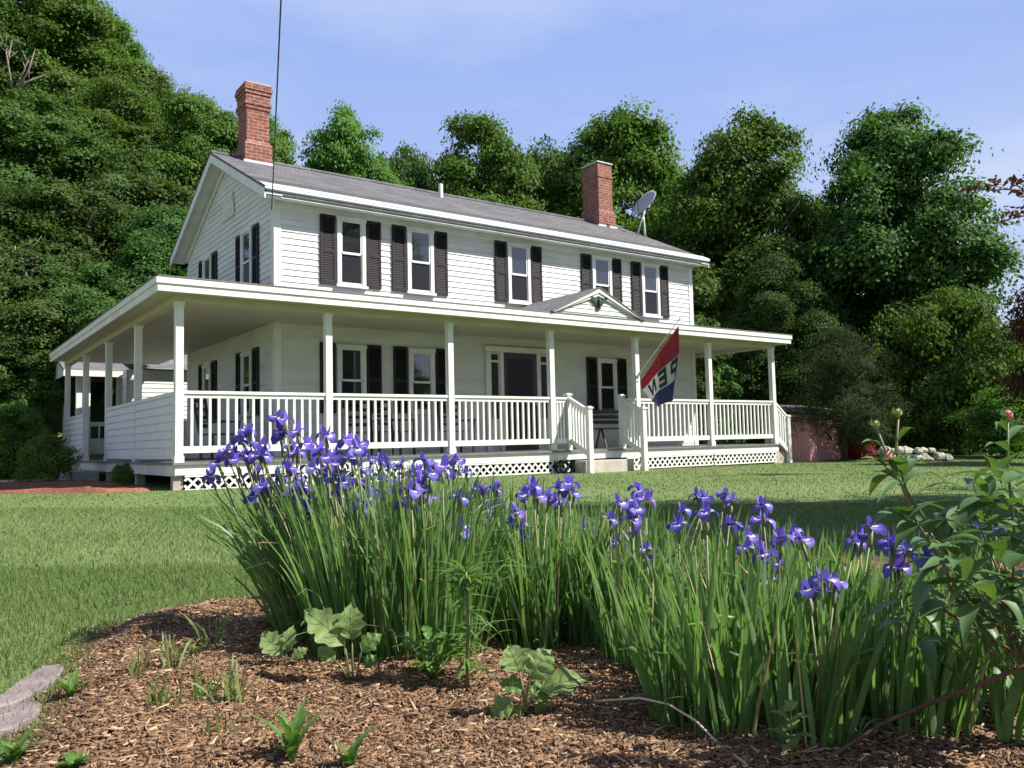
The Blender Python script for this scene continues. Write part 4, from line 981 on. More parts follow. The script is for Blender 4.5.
# right of the house
RT = 'tall trees behind the right half of the house'
plant_px('dark', 0, 888, 108, 29, 200, 'tallest dark maple with a domed crown, right of the porch', 'tree')
plant_px('maple', 0, 742, 113, 31, 195, 'broad green maple rising just right of the satellite dish', 'tree')
plant_px('maple', 1, 616, 116, 36, 200, 'green maple behind the right-hand chimney', 'tree', RT)
plant_px('maple', 2, 477, 115, 36, 165, 'rounded maple above the middle of the house roof', 'tree', RT)
plant_px('forest', 1, 408, 150, 38, 130, 'lower tree filling the gap above the roof ridge, left of the rounded maple', 'tree', RT)
plant_px('forest', 2, 548, 150, 40, 150, 'lower yellowish tree in the dip between two roof-top maples', 'tree', RT)
plant_px('maple', 0, 343, 108, 34, 135, 'dark round tree just right of the left-hand chimney', 'tree')
plant_px('forest', 0, 690, 200, 36, 120, 'shorter tree behind the right gable end, below the satellite dish', 'tree')
plant_px('dark', 1, 812, 200, 33, 120, 'shorter dark tree between the two tall maples on the right', 'tree')
plant_px('dark', 1, 772, 255, 27, 110, 'dark leafy understorey tree behind the porch end', 'tree')
plant_px('bush', 0, 948, 285, 25, 150, 'large green leafy shrub above the pale stone heap', 'shrub')
plant_px('bush', 1, 885, 330, 27, 110, 'dark shrub under the tallest maple, behind the pine', 'shrub')
plant_px('bush', 0, 1010, 385, 22, 110, 'rounded green shrub at the right end of the lawn', 'shrub')
plant_px('bush', 1, 1060, 300, 27, 170, 'tall green shrub behind the copper tree at the right edge', 'shrub')
plant_px('arbor', 0, 700, 285, 24.5, 44, 'slim light green cedar against the right end wall', 'tree')
plant_px('arbor', 0, 722, 345, 25.5, 34, 'shorter slim cedar seen between the last porch posts', 'tree')
plant_px('pine', 0, 838, 325, 21.6, 112, 'small brownish green pine at the end of the porch', 'tree')
plant_px('red', 0, 856, 432, 22.6, 52, 'dark red barberry bush under the small pine', 'shrub')
plant_px('copper', 0, 1072, 262, 18, 140, 'reddish copper-leaved tree at the right edge', 'tree')
DT = 'far trees beyond the shed'
for px, yt, dp, wp_, v, lb in ((790, 330, 36, 130, 0, 'far tree seen low between the porch end and the small pine'), (850, 340, 37, 130, 1, 'far tree behind the small pine'), (915, 350, 36, 120, 2, 'far tree filling the gap above the pale stone heap'), (985, 345, 37, 140, 0, 'far tree behind the rounded shrub at the lawn end'), (735, 340, 36, 120, 1, 'far tree seen under the right end of the porch roof'), (1060, 335, 36, 140, 2, 'far tree beyond the copper tree')):
    plant_px('forest', v, px, yt, dp, wp_, lb, 'tree', DT)
for px, yt, dp, wp_, v, lb in ((800, 418, 27, 90, 0, 'low dark shrub behind the pink shed'), (860, 415, 28, 110, 1, 'low dark shrub behind the barberry'), (740, 412, 28, 90, 1, 'low shrub seen through the end porch railing'), (925, 412, 26, 90, 1, 'low shrub right behind the pale stone heap')):
    plant_px('bush', v, px, yt, dp, wp_, lb, 'shrub', 'low shrubs at the far side of the lawn')
# wooded hill on the left: front row first
FG = 'trees on the wooded hill left of the house'
HILL = [('forest', 0, 25, 250, 25, 150, 'low bushy tree at the foot of the hill, farthest left'), ('forest', 1, 110, 262, 25.5, 135, 'low bushy tree at the foot of the hill beside the porch roof'),
        ('dark', 0, 168, 205, 27, 130, 'dark tree close behind the left gable'), ('forest', 2, 70, 185, 28, 160, 'mid-slope tree above the low bushes on the left hill'),
        ('dark', 1, -20, 170, 28, 150, 'mid-slope dark tree at the left edge'), ('forest', 0, 140, 150, 31, 140, 'mid-slope tree between the dark gable tree and the hilltop'),
        ('maple', 1, 200, 98, 33, 130, 'light green tree at the hill crest left of the chimney'), ('maple', 2, 262, 110, 35, 100, 'light green tree peeping out behind the left chimney'),
        ('forest', 1, 40, 95, 33, 170, 'greyish green tree below the hilltop, beside the bare branches'), ('maple', 0, 118, 75, 36, 130, 'tree stepping down from the hilltop towards the chimney'),
        ('forest', 2, 160, 88, 38, 120, 'smaller tree on the skyline between hilltop and chimney'), ('maple', 1, 75, -10, 40, 150, 'tallest bright green tree on the hilltop'),
        ('dark', 0, 0, -60, 40, 170, 'tall dark tree cut off by the upper left corner'), ('maple', 2, 112, 18, 41, 90, 'bright green tree on the right shoulder of the hilltop'),
        ('forest', 0, -70, 60, 34, 170, 'tree at the far left of the slope, mostly outside the picture'), ('forest', 2, 215, 215, 30, 90, 'dark low tree directly behind the left gable wall'),
        ('forest', 1, 20, 330, 23.5, 110, 'dark bush tree behind the pavilion')]
for kd, v, px, yt, dp, wp_, lb in HILL: plant_px(kd, v, px, yt, dp, wp_*1.12, lb, 'tree', FG)
# shrubs by the pavilion and the porch corner
plant_px('bush', 0, 8, 402, 19.5, 80, 'dark green shrub left of the pavilion', 'shrub')
plant_px('lime', 0, 50, 433, 16.0, 66, 'bright feathery green shrub beside the granite step', 'shrub')
P = (-.42, 1.55, gz(-.42, 1.55)); plant('lime', 0, P, .42, .36, 1.0, 'small green plant in the red mulch against the side of the porch', 'shrub')
# bare grey branches on the hill
def dead(px0, py0, depth, tips, label):
    b0 = at(px0, py0, depth); g_ = gz(b0[0], b0[1]); m = MB(); o0 = np.array([b0[0], b0[1], g_])
    m.tube([(0, 0, 0), (0.1, 0, (b0[2]-g_)*.6), b0-o0], [.11, .08, .055], 6, 1)
    for tx, ty in tips:
        e_ = at(tx, ty, depth+rnd.uniform(-.6, .6))-o0; mid = (b0-o0)*.45+e_*.55+np.array([rnd.uniform(-.2, .2), rnd.uniform(-.2, .2), .15]); m.tube([b0-o0, mid, e_], [.055, .04, .012], 5)
        for k in range(3):
            s_ = mid+(e_-mid)*rnd.uniform(.1, .8); m.tube([s_, s_+np.array([rnd.uniform(-.5, .5), rnd.uniform(-.5, .5), rnd.uniform(.1, .6)])], [.022, .006], 4)
    o = m.build('dead_tree', [M['deadwood'], M['bark']], smooth=True); o.location = Vector(o0); tag(o, label, 'dead tree', 'bare trees on the hill')
dead(14, 100, 34.5, [(5, 45), (35, 50), (28, 60), (12, 40), (45, 75)], 'bare grey branches high on the hill at the left edge')
dead(30, 290, 24.6, [(15, 245), (45, 262), (28, 250), (12, 262)], 'bare grey branches low on the hill left of the porch roof')
# sprays of the copper tree reaching over the lawn
rng = np.random.default_rng(77)
tw = empty('copper_sapling', ground_ab(9.6, 14.0), 'thin reddish tree whose leafy twigs reach in at the upper right', 'tree'); tb = np.array(tw.location)
m = MB(); top = at(1062, 196, 14.0); m.tube([(0, 0, -.2), (top-tb)*.5+np.array([.1, 0, 0]), top-tb], [.09, .06, .03], 7)
LP = []; 
for (sx, sy), (ex, ey) in (((1062, 196), (962, 190)), ((1050, 205), (985, 184)), ((1055, 215), (1000, 222)), ((1060, 205), (1010, 180)), ((1062, 225), (1012, 212)), ((1062, 190), (1030, 175))):
    a = at(sx, sy, 14)-tb; b_ = at(ex, ey, 14+rnd.uniform(-.5, .5))-tb; mid = (a+b_)/2+np.array([0, 0, .06]); m.tube([top-tb, a, mid, b_], [.02, .016, .010, .004], 5)
    for k in range(48): 
        t_ = rng.uniform(.15, 1.02); LP.append((1-t_)*a+t_*b_+np.array([0, 0, .12*math.sin(t_*3.1)])+rng.normal(0, .07, 3))
m.build('trunk', M['bark'], tw, smooth=True)
LP = np.array(LP); V, F = leaf_cloud(LP, np.tile([0, 0, .6], (len(LP), 1)), .12, rng, .55); add('foliage', mesh_np('copper_twigs', V, F, M['copper']), tw)
# trees right of the picture that shade the lawn
for a, b, h, wd, lb in ((13.0, 5.2, 12.5, 7.4, 'maple out to the right whose shadow crosses the lawn'), (18.5, 4.2, 15.0, 7.0, 'second maple out to the right, farther from the flower bed'), (8.2, 1.2, 5.0, 3.0, 'small maple right of the peony, outside the picture')):
    plant('maple', 1, ground_ab(a, b), h, wd, rnd.uniform(0, 6), lb, 'tree', 'maples that shade the lawn')

# ================================================================== IRIS BED
def ribbons(base, az, lean, bend, L, w, face, seg=7, fold=.25, kink=None):
    """curved strap leaves; all arguments are arrays"""
    n = len(L); s = np.linspace(0, 1, seg+1); V = np.zeros((n, seg+1, 3, 3))
    pos = base.copy(); prev = None
    dirh = np.stack([np.cos(az), np.sin(az), np.zeros(n)], -1)
    fv = np.stack([np.cos(face), np.sin(face), np.zeros(n)], -1)
    for i in range(seg+1):
        th = lean+bend*s[i]**2
        if kink is not None: th = th+np.where(s[i] > kink, 1.25*np.clip((s[i]-kink)*5, 0, 1), 0)
        d = dirh*np.sin(th)[:, None]+np.array([0, 0, 1])*np.cos(th)[:, None]
        if i > 0: pos = pos+d*(L/seg)[:, None]
        ww = w*np.clip(np.minimum(1, .55+s[i]*2.5), 0, 1)*np.sqrt(np.clip(1-s[i]**2.6, 0, 1))+.0004
        sv = fv-d*np.sum(fv*d, 1)[:, None]; sv /= np.linalg.norm(sv, axis=1)[:, None]+1e-9; nv = np.cross(d, sv)
        V[:, i, 0] = pos-sv*ww[:, None]; V[:, i, 1] = pos+nv*(ww*fold)[:, None]; V[:, i, 2] = pos+sv*ww[:, None]
    idx = np.arange(n*(seg+1)*3).reshape(n, seg+1, 3); Fs = []
    for c in (0, 1): Fs.append(np.stack([idx[:, :-1, c], idx[:, :-1, c+1], idx[:, 1:, c+1], idx[:, 1:, c]], -1).reshape(-1, 4))
    return V.reshape(-1, 3), np.concatenate(Fs)
def iris_flower(seed):
    rg = random.Random(seed); V = []; F = []; MI = []
    def petal(az, L, Wd, tilt0, curl, rows=6, cols=5, signal=False, cup=.25):
        n0 = len(V); ca, sa = math.cos(az), math.sin(az); r = .004; z = 0.0
        for i in range(rows+1):
            s = i/rows; th = tilt0+curl*s
            if i: r += math.sin(th)*L/rows; z += math.cos(th)*L/rows
            wd = Wd*(.22+.78*math.sin(math.pi*min(1, .12+s*.80))**.9)*(1 if s < .95 else .6)
            for j in range(cols):
                t_ = (j/(cols-1)-.5)*2; x = r; y = wd*t_*.5; zz = z+cup*wd*(t_*t_)*.5+rg.uniform(-.0012, .0012)
                V.append((x*ca-y*sa, x*sa+y*ca, zz))
        for i in range(rows):
            for j in range(cols-1):
                F.append((n0+i*cols+j, n0+i*cols+j+1, n0+(i+1)*cols+j+1, n0+(i+1)*cols+j)); MI.append(1 if signal and 1 <= i <= 2 and j in (1, 2) else 0)
    for k in range(3):
        a = k*2.094+rg.uniform(-.2, .2)
        petal(a, 0.060+rg.uniform(-.006, .008), .050, .95+rg.uniform(-.15, .1), 2.0+rg.uniform(-.2, .5), signal=True)
        petal(a+1.047, .046+rg.uniform(-.005, .006), .024, .35+rg.uniform(-.15, .25), -.15, rows=4, cols=4, cup=-.3)
        petal(a, .026, .014, .9, .4, rows=3, cols=3, cup=-.4)
    V = np.array(V)
    return mesh_np('iris_flower', V, np.array(F), [M['petal'], M['signal']], MI, True)
FLOWERS = [iris_flower(s) for s in range(5)]
bmb = MB(); bmb.tube([(0, 0, 0), (0, 0, .015), (0, 0, .03), (0, 0, .045)], [.004, .007, .005, .001], 6); BUD = bmb.mesh('iris_bud', M['petal'], True)

# base px, base py, leaf height, blades, spread, lean bias, label
CL = [
 (318, 630, .62, 170, .10, (-.35, 0), 'iris clump at the left end of the row, fanning out over the lawn'),
 (372, 648, .62, 260, .15, (-.10, 0), 'big iris clump full of violet flowers behind the crinkled pale leaves'),
 (430, 650, .58, 230, .14, (.05, 0), 'iris clump between the crinkled pale leaves and the feathery stem'),
 (400, 612, .60, 200, .20, (0, 0), 'iris clump in the second row behind the flower-rich front clump'),
 (500, 612, .55, 180, .18, (.0, 0), 'iris clump right behind the feathery stem'),
 (565, 630, .43, 170, .11, (.05, 0), 'iris clump with bare mulch in front, left of the arched straw stalk'),
 (612, 640, .43, 170, .11, (.1, 0), 'iris clump above the left end of the arched straw stalk'),
 (600, 590, .45, 200, .25, (0, 0), 'loose iris clump in the back row before the front steps'),
 (712, 718, .42, 230, .12, (-.06, 0), 'broad iris clump rising straight over the arched straw stalk'),
 (762, 690, .40, 220, .14, (0, 0), 'iris clump directly behind the little nettle-like plant'),
 (690, 640, .44, 210, .20, (0, 0), 'iris clump in the middle row below the scattered single flowers'),
 (812, 735, .37, 80, .07, (.1, 0), 'thin iris clump beside the little nettle-like plant'),
 (835, 690, .36, 200, .14, (.05, 0), 'iris clump left of the shade under the peony'),
 (790, 630, .39, 210, .22, (0, 0), 'iris clump in the back row before the shaded lawn'),
 (900, 720, .34, 170, .13, (.1, 0), 'iris clump standing in the shade beneath the peony'),
 (975, 700, .35, 150, .14, (.1, 0), 'iris clump at the right edge behind the red-brown cane'),
 (535, 645, .45, 150, .10, (-.03, 0), 'iris clump filling the row just right of the feathery stem'),
 (585, 612, .46, 150, .16, (0, 0), 'iris clump in the middle row above the rounded pale-leaved plant'),
 (940, 650, .37, 170, .20, (.1, 0), 'iris clump in the back row at the right edge, behind the thick peony leaves'),
 (650, 668, .43, 150, .10, (.05, 0), 'narrow iris clump left of the broad front clump, above the straw stalk'),
 (470, 600, .55, 170, .18, (0, 0), 'iris clump in the back row, between the feathery stem and the front steps'),
 (890, 640, .37, 170, .20, (.1, 0), 'iris clump in the back row behind the peony leaves'),
]
FL = [(285,420),(248,431),(244,442),(261,444),(226,451),(218,463),(235,460),(245,457),(263,457),(280,431),(298,431),(292,447),(308,444),(319,450),(326,435),(335,454),(349,441),(360,444),(338,464),(370,460),(361,470),(264,488),(277,489),(279,478),(298,479),(297,500),(301,488),(326,479),(343,478),(313,500),(256,476),(368,488),(383,479),(382,494),(371,498),(395,494),(396,485),(411,491),(421,498),(420,485),(387,463),(402,463),(414,472),(424,461),(431,475),(442,467),(453,476),(465,472),(459,461),(477,488),(464,497),(483,491),(475,511),(461,526),(480,521),(490,510),(496,485),(494,490),(525,494),(533,487),(548,496),(561,501),(569,484),(574,494),(517,512),(522,525),(513,523),(583,528),(596,554),(620,503),(633,500),(637,488),(646,500),(610,519),(617,542),(636,531),(645,548),(632,519),(697,496),(683,510),(706,512),(724,494),(731,525),(746,548),(762,505),(763,520),(749,535),(794,532),(802,540),(781,538),(764,554),(766,567),(780,564),(824,580),(815,585),(835,583),(872,527),(862,536),(891,543),(904,551),(926,557),(986,523),(930,532),(358,502)]
cl_objs = []
for px, py, hh, nb, spd, bias, lb in CL:
    B = bed_pt(px, py); z0 = B[2]
    o = empty('iris_clump', B, lb, 'iris', 'clumps of violet iris'); cl_objs.append((o, B, []))
    broad = px > 640; n = int(nb*(.85 if broad else 1.08)); spd = spd*1.3; rr = spd*np.sqrt(RG.random(n)); a0 = RG.uniform(0, 2*np.pi, n); off = np.stack([rr*np.cos(a0), rr*np.sin(a0), np.full(n, -.02)], -1)
    off[:, 2] += np.array([bed_z(B[0]+p[0], B[1]+p[1])-z0 for p in off])
    tx = off[:, :2]*1.6/max(spd, .05)*.10+np.array([bias[0]*RH[0], bias[0]*RH[1]])+RG.normal(0, .12, (n, 2))
    az = np.arctan2(tx[:, 1], tx[:, 0]); lean = np.clip(np.linalg.norm(tx, axis=1), 0, .8); L = hh*RG.uniform(.55, 1.12, n)
    kink = np.where(RG.random(n) < .10, RG.uniform(.6, .85, n), 2.0)
    dry = RG.random(n) < .04; wb = RG.uniform(.003, .0072, n)*(1.3 if broad else 1.0)*np.where(dry, .5, 1)
    V, F = ribbons(off, az, lean*.7, lean*RG.uniform(.2, 1.5, n), L, wb, RG.uniform(0, np.pi, n), kink=kink)
    # short limp leaves round the foot
    k2 = n//7; a2 = RG.uniform(0, 2*np.pi, k2)
    V2, F2 = ribbons(off[:k2], a2, np.full(k2, .6), RG.uniform(1.0, 1.9, k2), hh*RG.uniform(.3, .6, k2), RG.uniform(.003, .006, k2), a2+np.pi/2)
    V = np.vstack([V, V2]); F = np.vstack([F, F2+len(V)-len(V2)])
    mi = np.r_[dry.astype(int), np.zeros(k2, int)][F[:, 0]//24]
    add('leaves', mesh_np('iris_leaves', V, F, [M['iris_leaf'], M['driedblade']], mi, smooth=True), o)
FL += [(x+rnd.uniform(-9, 9), y+rnd.uniform(-3, 24)) for x, y in FL if x < 500 and rnd.random() < .75]+[(x+rnd.uniform(-10, 10), y+rnd.uniform(2, 16)) for x, y in FL if x >= 500 and rnd.random() < .45]
for i, (px, py) in enumerate(FL):
    best = None
    for (o, B, lst), c in zip(cl_objs, CL):
        sc = abs(px-(c[0]+c[5][0]*120))+.5*abs((py+150)-c[1])+len(lst)*1.5
        if px < 400 and c[0] > 460: continue
        if best is None or sc < best[0]: best = (sc, o, B, lst, c)
    _, o, B, lst, c = best; lst.append(i)
    dep = float(np.dot(B-CAM, FH))+rnd.uniform(-.10, .18)
    T_ = at(px, py, dep)-B; foot = np.array([rnd.uniform(-.7, .7)*c[4], rnd.uniform(-.7, .7)*c[4], 0]); foot[2] = bed_z(B[0]+foot[0], B[1]+foot[1])-B[2]-.02
    foot[:2] += (T_[:2]-foot[:2])*.25
    m = MB(); tip_ = T_-np.array([0, 0, .006]); m1 = foot*.6+tip_*.4+np.array([rnd.uniform(-.015, .015), rnd.uniform(-.015, .015), .02]); m.tube([foot, m1, tip_], [.0042, .0036, .0028], 6)
    v_ = (tip_-m1)/np.linalg.norm(tip_-m1); s0 = tip_-v_*.055; m.tube([s0, s0+v_*.02+np.array([.003, 0, 0]), tip_-v_*.004], [.003, .0065, .004], 6)
    if rnd.random() < .35: q_ = m1+np.array([rnd.uniform(-.02, .02), rnd.uniform(-.02, .02), .06]); m.tube([m1, q_], [.002, .0015], 5)
    st = m.build('flower_stem', M['iris_stem'], o, smooth=True)
    f_ = add('flower', FLOWERS[i % 5], st); f_.location = Vector(T_); sc = rnd.uniform(.66, .90)*(.88 if px > 600 else 1); f_.scale = (sc, sc, sc*rnd.uniform(.9, 1.1)); f_.rotation_euler = (rnd.uniform(-.3, .3), rnd.uniform(-.3, .3), rnd.uniform(0, 6.28))

# ================================================================== OTHER PLANTS OF THE BED
def leaf_blade(mb, p, q, wd, droop=.15, lobes=0, seg=8, up=(0, 0, 1), fold=.25, wave=0.0, curl=0.0):
    """one leaf from stalk end p to tip q"""
    p = np.array(p, float); q = np.array(q, float); d = q-p; L = np.linalg.norm(d); d /= L
    s = np.cross(d, np.array(up, float));
    if np.linalg.norm(s) < .05: s = np.cross(d, [1, 0, 0])
    s /= np.linalg.norm(s); u_ = np.cross(s, d); prev = None; rows_ = []
    if lobes: seg = 18
    for i in range(seg+1):
        t_ = i/seg; w_ = wd*.5*math.sin(math.pi*min(.985, t_**.8*.985+.012))
        if lobes: w_ *= .72+.38*abs(math.sin(t_*math.pi*lobes))
        c = p+d*L*t_+u_*(L*droop*4*t_*(1-t_))+u_*(-curl*L*t_*t_)
        wv = wave*math.sin(t_*19)*wd
        ck = u_*(wd*.05*math.sin(t_*23+p[0]*90)) if lobes else 0*u_
        row = [c-s*w_+u_*(fold*w_+wv), c-s*w_*.5+u_*(fold*w_*.35)+ck, c, c+s*w_*.5+u_*(fold*w_*.35)-ck, c+s*w_+u_*(fold*w_-wv)]
        if prev is not None:
            for k in range(4): mb.poly([prev[k], prev[k+1], row[k+1], row[k]])
        prev = row; rows_.append(row)
    return rows_
def weed(name, px, py, label, cat, group=None):
    B = bed_pt(px, py); return empty(name, B, label, cat, group), B
# crinkled pale leaves in front of the big clump
def stalk_leaf(par, B, s_px, leaf_px, tip_px, dep, wd, lobes, m, up=None, **kw):
    a = at(*leaf_px, dep)-B; t_ = at(*tip_px, dep+.03)-B
    ss_ = MB(); st0 = at(*s_px, dep)-B; ss_.tube([st0, (st0+a)/2+np.array([0, 0, .01]), a], [.0035, .003, .002], 5); 
    lm = MB(); R_ = leaf_blade(lm, a, t_, wd, lobes=lobes, up=up if up is not None else (-CF+np.array([0, 0, .8])), **kw)
    e_ = -CF*.0012; ss_.tube([R_[i][2]+e_ for i in range(0, 17, 2)], .0009, 4)
    for i in range(1, 13, 3):
        for c_ in (0, 4): ss_.tube([R_[i][2]+e_, R_[i+2][1 if c_ == 0 else 3]+e_, R_[i+4][c_]*.9+R_[i+4][2]*.1+e_], [.0007, .0005, .0003], 4)
    st = ss_.build('leaf_stalk', M['peony_stem'], par, smooth=True); lm.build('leaf', m, st, smooth=True)
o, B = weed('hollyhock', 352, 682, 'plant with crinkled pale green and bronze leaves before the big iris clump', 'plant'); dp = float(np.dot(B-CAM, FH))
for s_, l_, t_, wd, m_ in (((350, 682), (345, 645), (304, 610), .10, 'paleleaf'), ((353, 682), (352, 640), (352, 602), .085, 'paleleaf'), ((356, 682), (362, 652), (382, 634), .06, 'weedleaf'), ((349, 682), (335, 660), (318, 648), .05, 'paleleaf'), ((357, 682), (366, 668), (376, 655), .045, 'weedleaf')):
    stalk_leaf(o, B, s_, l_, t_, dp, wd, 4, M[m_], wave=.05)
o, B = weed('hollyhock', 285, 668, 'low plant with one broad pale lobed leaf at the left end of the iris row', 'plant'); dp = float(np.dot(B-CAM, FH))
for s_, l_, t_, wd, m_ in (((285, 668), (282, 655), (262, 632), .075, 'paleleaf'), ((285, 668), (287, 652), (294, 625), .05, 'paleleaf'), ((286, 668), (293, 660), (308, 648), .04, 'weedleaf')):
    stalk_leaf(o, B, s_, l_, t_, dp, wd, 4, M[m_], wave=.05)
o, B = weed('mallow', 525, 712, 'plant with rounded light green lobed leaves lying on the mulch', 'plant'); dp = float(np.dot(B-CAM, FH))
for s_, l_, t_, wd, m_ in (((525, 710), (520, 672), (508, 645), .085, 'paleleaf'), ((525, 710), (530, 678), (552, 650), .09, 'paleleaf'), ((526, 710), (540, 690), (588, 678), .07, 'paleleaf'), ((525, 710), (530, 695), (548, 690), .07, 'weedleaf'), ((524, 710), (515, 706), (490, 715), .065, 'paleleaf'), ((525, 710), (522, 708), (508, 726), .075, 'paleleaf'), ((525, 710), (524, 690), (500, 683), .05, 'weedleaf'), ((526, 710), (535, 704), (543, 716), .04, 'weedleaf')):
    stalk_leaf(o, B, s_, l_, t_, dp-.02, wd, 3, M[m_], wave=.03)
o, B = weed('columbine', 432, 680, 'low bushy plant with pointed dark leaves between the pale-leaved plants', 'plant')
m = MB()
for k in range(34):
    a = rnd.uniform(0, 6.28); r1 = rnd.uniform(.0, .06); h = rnd.uniform(.02, .12); p_ = np.array([r1*math.cos(a), r1*math.sin(a), h]); q_ = p_+np.array([math.cos(a)*.07, math.sin(a)*.07, rnd.uniform(-.02, .04)]); leaf_blade(m, p_, q_, .032, lobes=3)
    m.tube([(0, 0, 0), p_], .0015, 4)
m.build('leaves', M['weedleaf'], o, smooth=True)
# feathery tall stem
o, B = weed('lily_plant', 467, 690, 'tall thin stem with a feathery tuft of narrow leaves before the irises', 'plant'); dp = float(np.dot(B-CAM, FH)); Tp = at(466, 572, dp)-B
m = MB(); m.tube([(0, 0, -.01), Tp*.5+np.array([.006, 0, 0]), Tp], [.006, .0055, .004], 7); m.build('stem', M['peony_stem'], o, smooth=True)
m = MB()
for k in range(110):
    t_ = rnd.uniform(.80, 1.03) if k < 70 else rnd.uniform(.1, .8); a = rnd.uniform(0, 6.28); p_ = Tp*t_; L = rnd.uniform(.05, .11); up_ = rnd.uniform(-.3, .6) if k < 70 else rnd.uniform(-.5, .2); leaf_blade(m, p_, p_+np.array([math.cos(a)*L, math.sin(a)*L, L*up_]), .010, droop=.12, seg=5)
m.build('leaves', M['weedleaf'], o, smooth=True)
# tufts and seedlings
GT = 'weeds coming up through the mulch'
def tuft(px, py, n_, h, label, m='dryleaf', w=.003):
    B = bed_pt(px, py); o = empty('grass_tuft', B, label, 'grass tuft', GT)
    off = RG.normal(0, .018, (n_, 3)); off[:, 2] = -.01; az = RG.uniform(0, 6.28, n_); ln = RG.uniform(.1, .8, n_)
    V, F = ribbons(off, az, ln*.6, ln*RG.uniform(.3, 1.6, n_), h*RG.uniform(.5, 1.1, n_), w*RG.uniform(.6, 1.2, n_), RG.uniform(0, 3.14, n_)); add('blades', mesh_np('tuft_blades', V, F, M[m], smooth=True), o)
tuft(232, 703, 34, .13, 'largest grass tuft, alone in the middle of the left mulch'); tuft(200, 700, 18, .10, 'small grass tuft just left of the largest one', 'weedleaf'); tuft(136, 675, 18, .09, 'faded grass tuft near the lawn edge, right of the stones'); tuft(176, 668, 20, .12, 'sparse grass tuft halfway along the lawn edge'); tuft(215, 645, 14, .16, 'thin upright grass wisps where lawn and mulch meet')
tuft(218, 735, 10, .09, 'few grey-green blades below the largest tuft'); tuft(300, 640, 50, .24, 'arching pale grass at the foot of the left iris clump', w=.0035); tuft(160, 705, 24, .09, 'short wisps of grass left of the small tuft')
def seedling(px, py, n_, L, wd, label, m='weedleaf', rise=.8, lobes=0, name='seedling'):
    B = bed_pt(px, py); o = empty(name, B, label, 'weed', GT); mm = MB()
    lobes = lobes or 3; n_ = int(n_*1.9); wd *= .72
    for k in range(n_):
        a = 6.28*k/n_*2.4+rnd.uniform(-.4, .4); l_ = L*rnd.uniform(.45, 1.1); leaf_blade(mm, (0, 0, -.005), (math.cos(a)*l_*.75, math.sin(a)*l_*.75, l_*rise*rnd.uniform(.5, 1.1)), wd*rnd.uniform(.7, 1.1), lobes=lobes)
    mm.build('leaves', M[m], o, smooth=True)
seedling(71, 698, 8, .09, .030, 'fresh green seedling right beside the flat edging stones'); seedling(292, 762, 7, .12, .035, 'upright toothed dandelion at the lower left of the mulch', rise=1.3, lobes=5, name='dandelion'); seedling(350, 768, 4, .08, .035, 'small two-leaved weed right of the dandelion', rise=1.2)
seedling(14, 765, 7, .10, .04, 'broad-leaved weed in the lower left corner'); seedling(75, 768, 5, .08, .04, 'flat green weed at the bottom edge near the left corner', rise=.4); seedling(197, 655, 5, .06, .02, 'tiny bright seedling near the lawn edge'); seedling(500, 640, 8, .08, .05, 'leafy weed in the mulch gap right of the feathery stem', lobes=3, rise=.5)
# nettle-like plant
o, B = weed('nettle', 792, 764, 'little nettle-like plant with paired light leaves before the irises', 'weed', GT); m = MB(); ms_ = MB(); ms_.tube([(0, 0, -.01), (.005, 0, .11)], [.0025, .0015], 5)
for k in range(5):
    z = .03+k*.02
    for s in (0, 3.14): a = k*1.57+s+.4; leaf_blade(m, (0, 0, z), (math.cos(a)*(.062-k*.005), math.sin(a)*(.062-k*.005), z+.012), .030, lobes=3)
m.build('leaves', M['paleleaf'], o, smooth=True); ms_.build('stem', M['peony_stem'], o)
# straw stalk, cane, broad right leaf
P_ = [at(552, 707, 2.44), at(600, 701, 2.22), at(640, 698, 2.10), at(668, 704, 2.05), at(695, 720, 2.0), at(716, 741, 1.96), at(738, 774, 1.95)]
m = MB(); m.tube([p-P_[0] for p in P_], [.002, .0028, .003, .003, .003, .0028, .0025], 6); o = m.build('straw_stalk', M['straw'], smooth=True); o.location = Vector(P_[0]); tag(o, 'pale dry straw stalk arching over the mulch', 'stalk')
g0_ = bed_pt(830, 760); P_ = [g0_+np.array([0, 0, .005]), at(880, 724, 1.95), at(930, 703, 1.9), at(985, 682, 1.82), at(1060, 652, 1.75)]
m = MB(); m.tube([p-g0_ for p in P_], [.006, .0055, .005, .005, .0045], 7)
for t_ in range(14):
    k = rnd.uniform(0, 3.99); i = int(k); p = P_[i]+(P_[i+1]-P_[i])*(k-i)-g0_; m.tube([p, p+np.array([rnd.uniform(-.01, .01), rnd.uniform(-.01, .01), rnd.uniform(.004, .012)])], [.0016, .0003], 4)
o = m.build('bramble_cane', M['cane'], smooth=True); o.location = Vector(g0_); tag(o, 'reddish brown cane slanting up to the right over the shaded bed', 'cane')
B = bed_pt(1010, 745); o = empty('daylily', B, 'broad arching strap leaves at the bottom right corner', 'plant')
n_ = 7; V, F = ribbons(np.zeros((n_, 3))+RG.normal(0, .01, (n_, 3))*[1, 1, 0], RG.uniform(-1, 1.2, n_), np.full(n_, .15), RG.uniform(.8, 1.6, n_), RG.uniform(.2, .32, n_), np.full(n_, .012), RG.uniform(0, 3, n_)); add('leaves', mesh_np('daylily_leaves', V, F, M['weedleaf'], smooth=True), o)

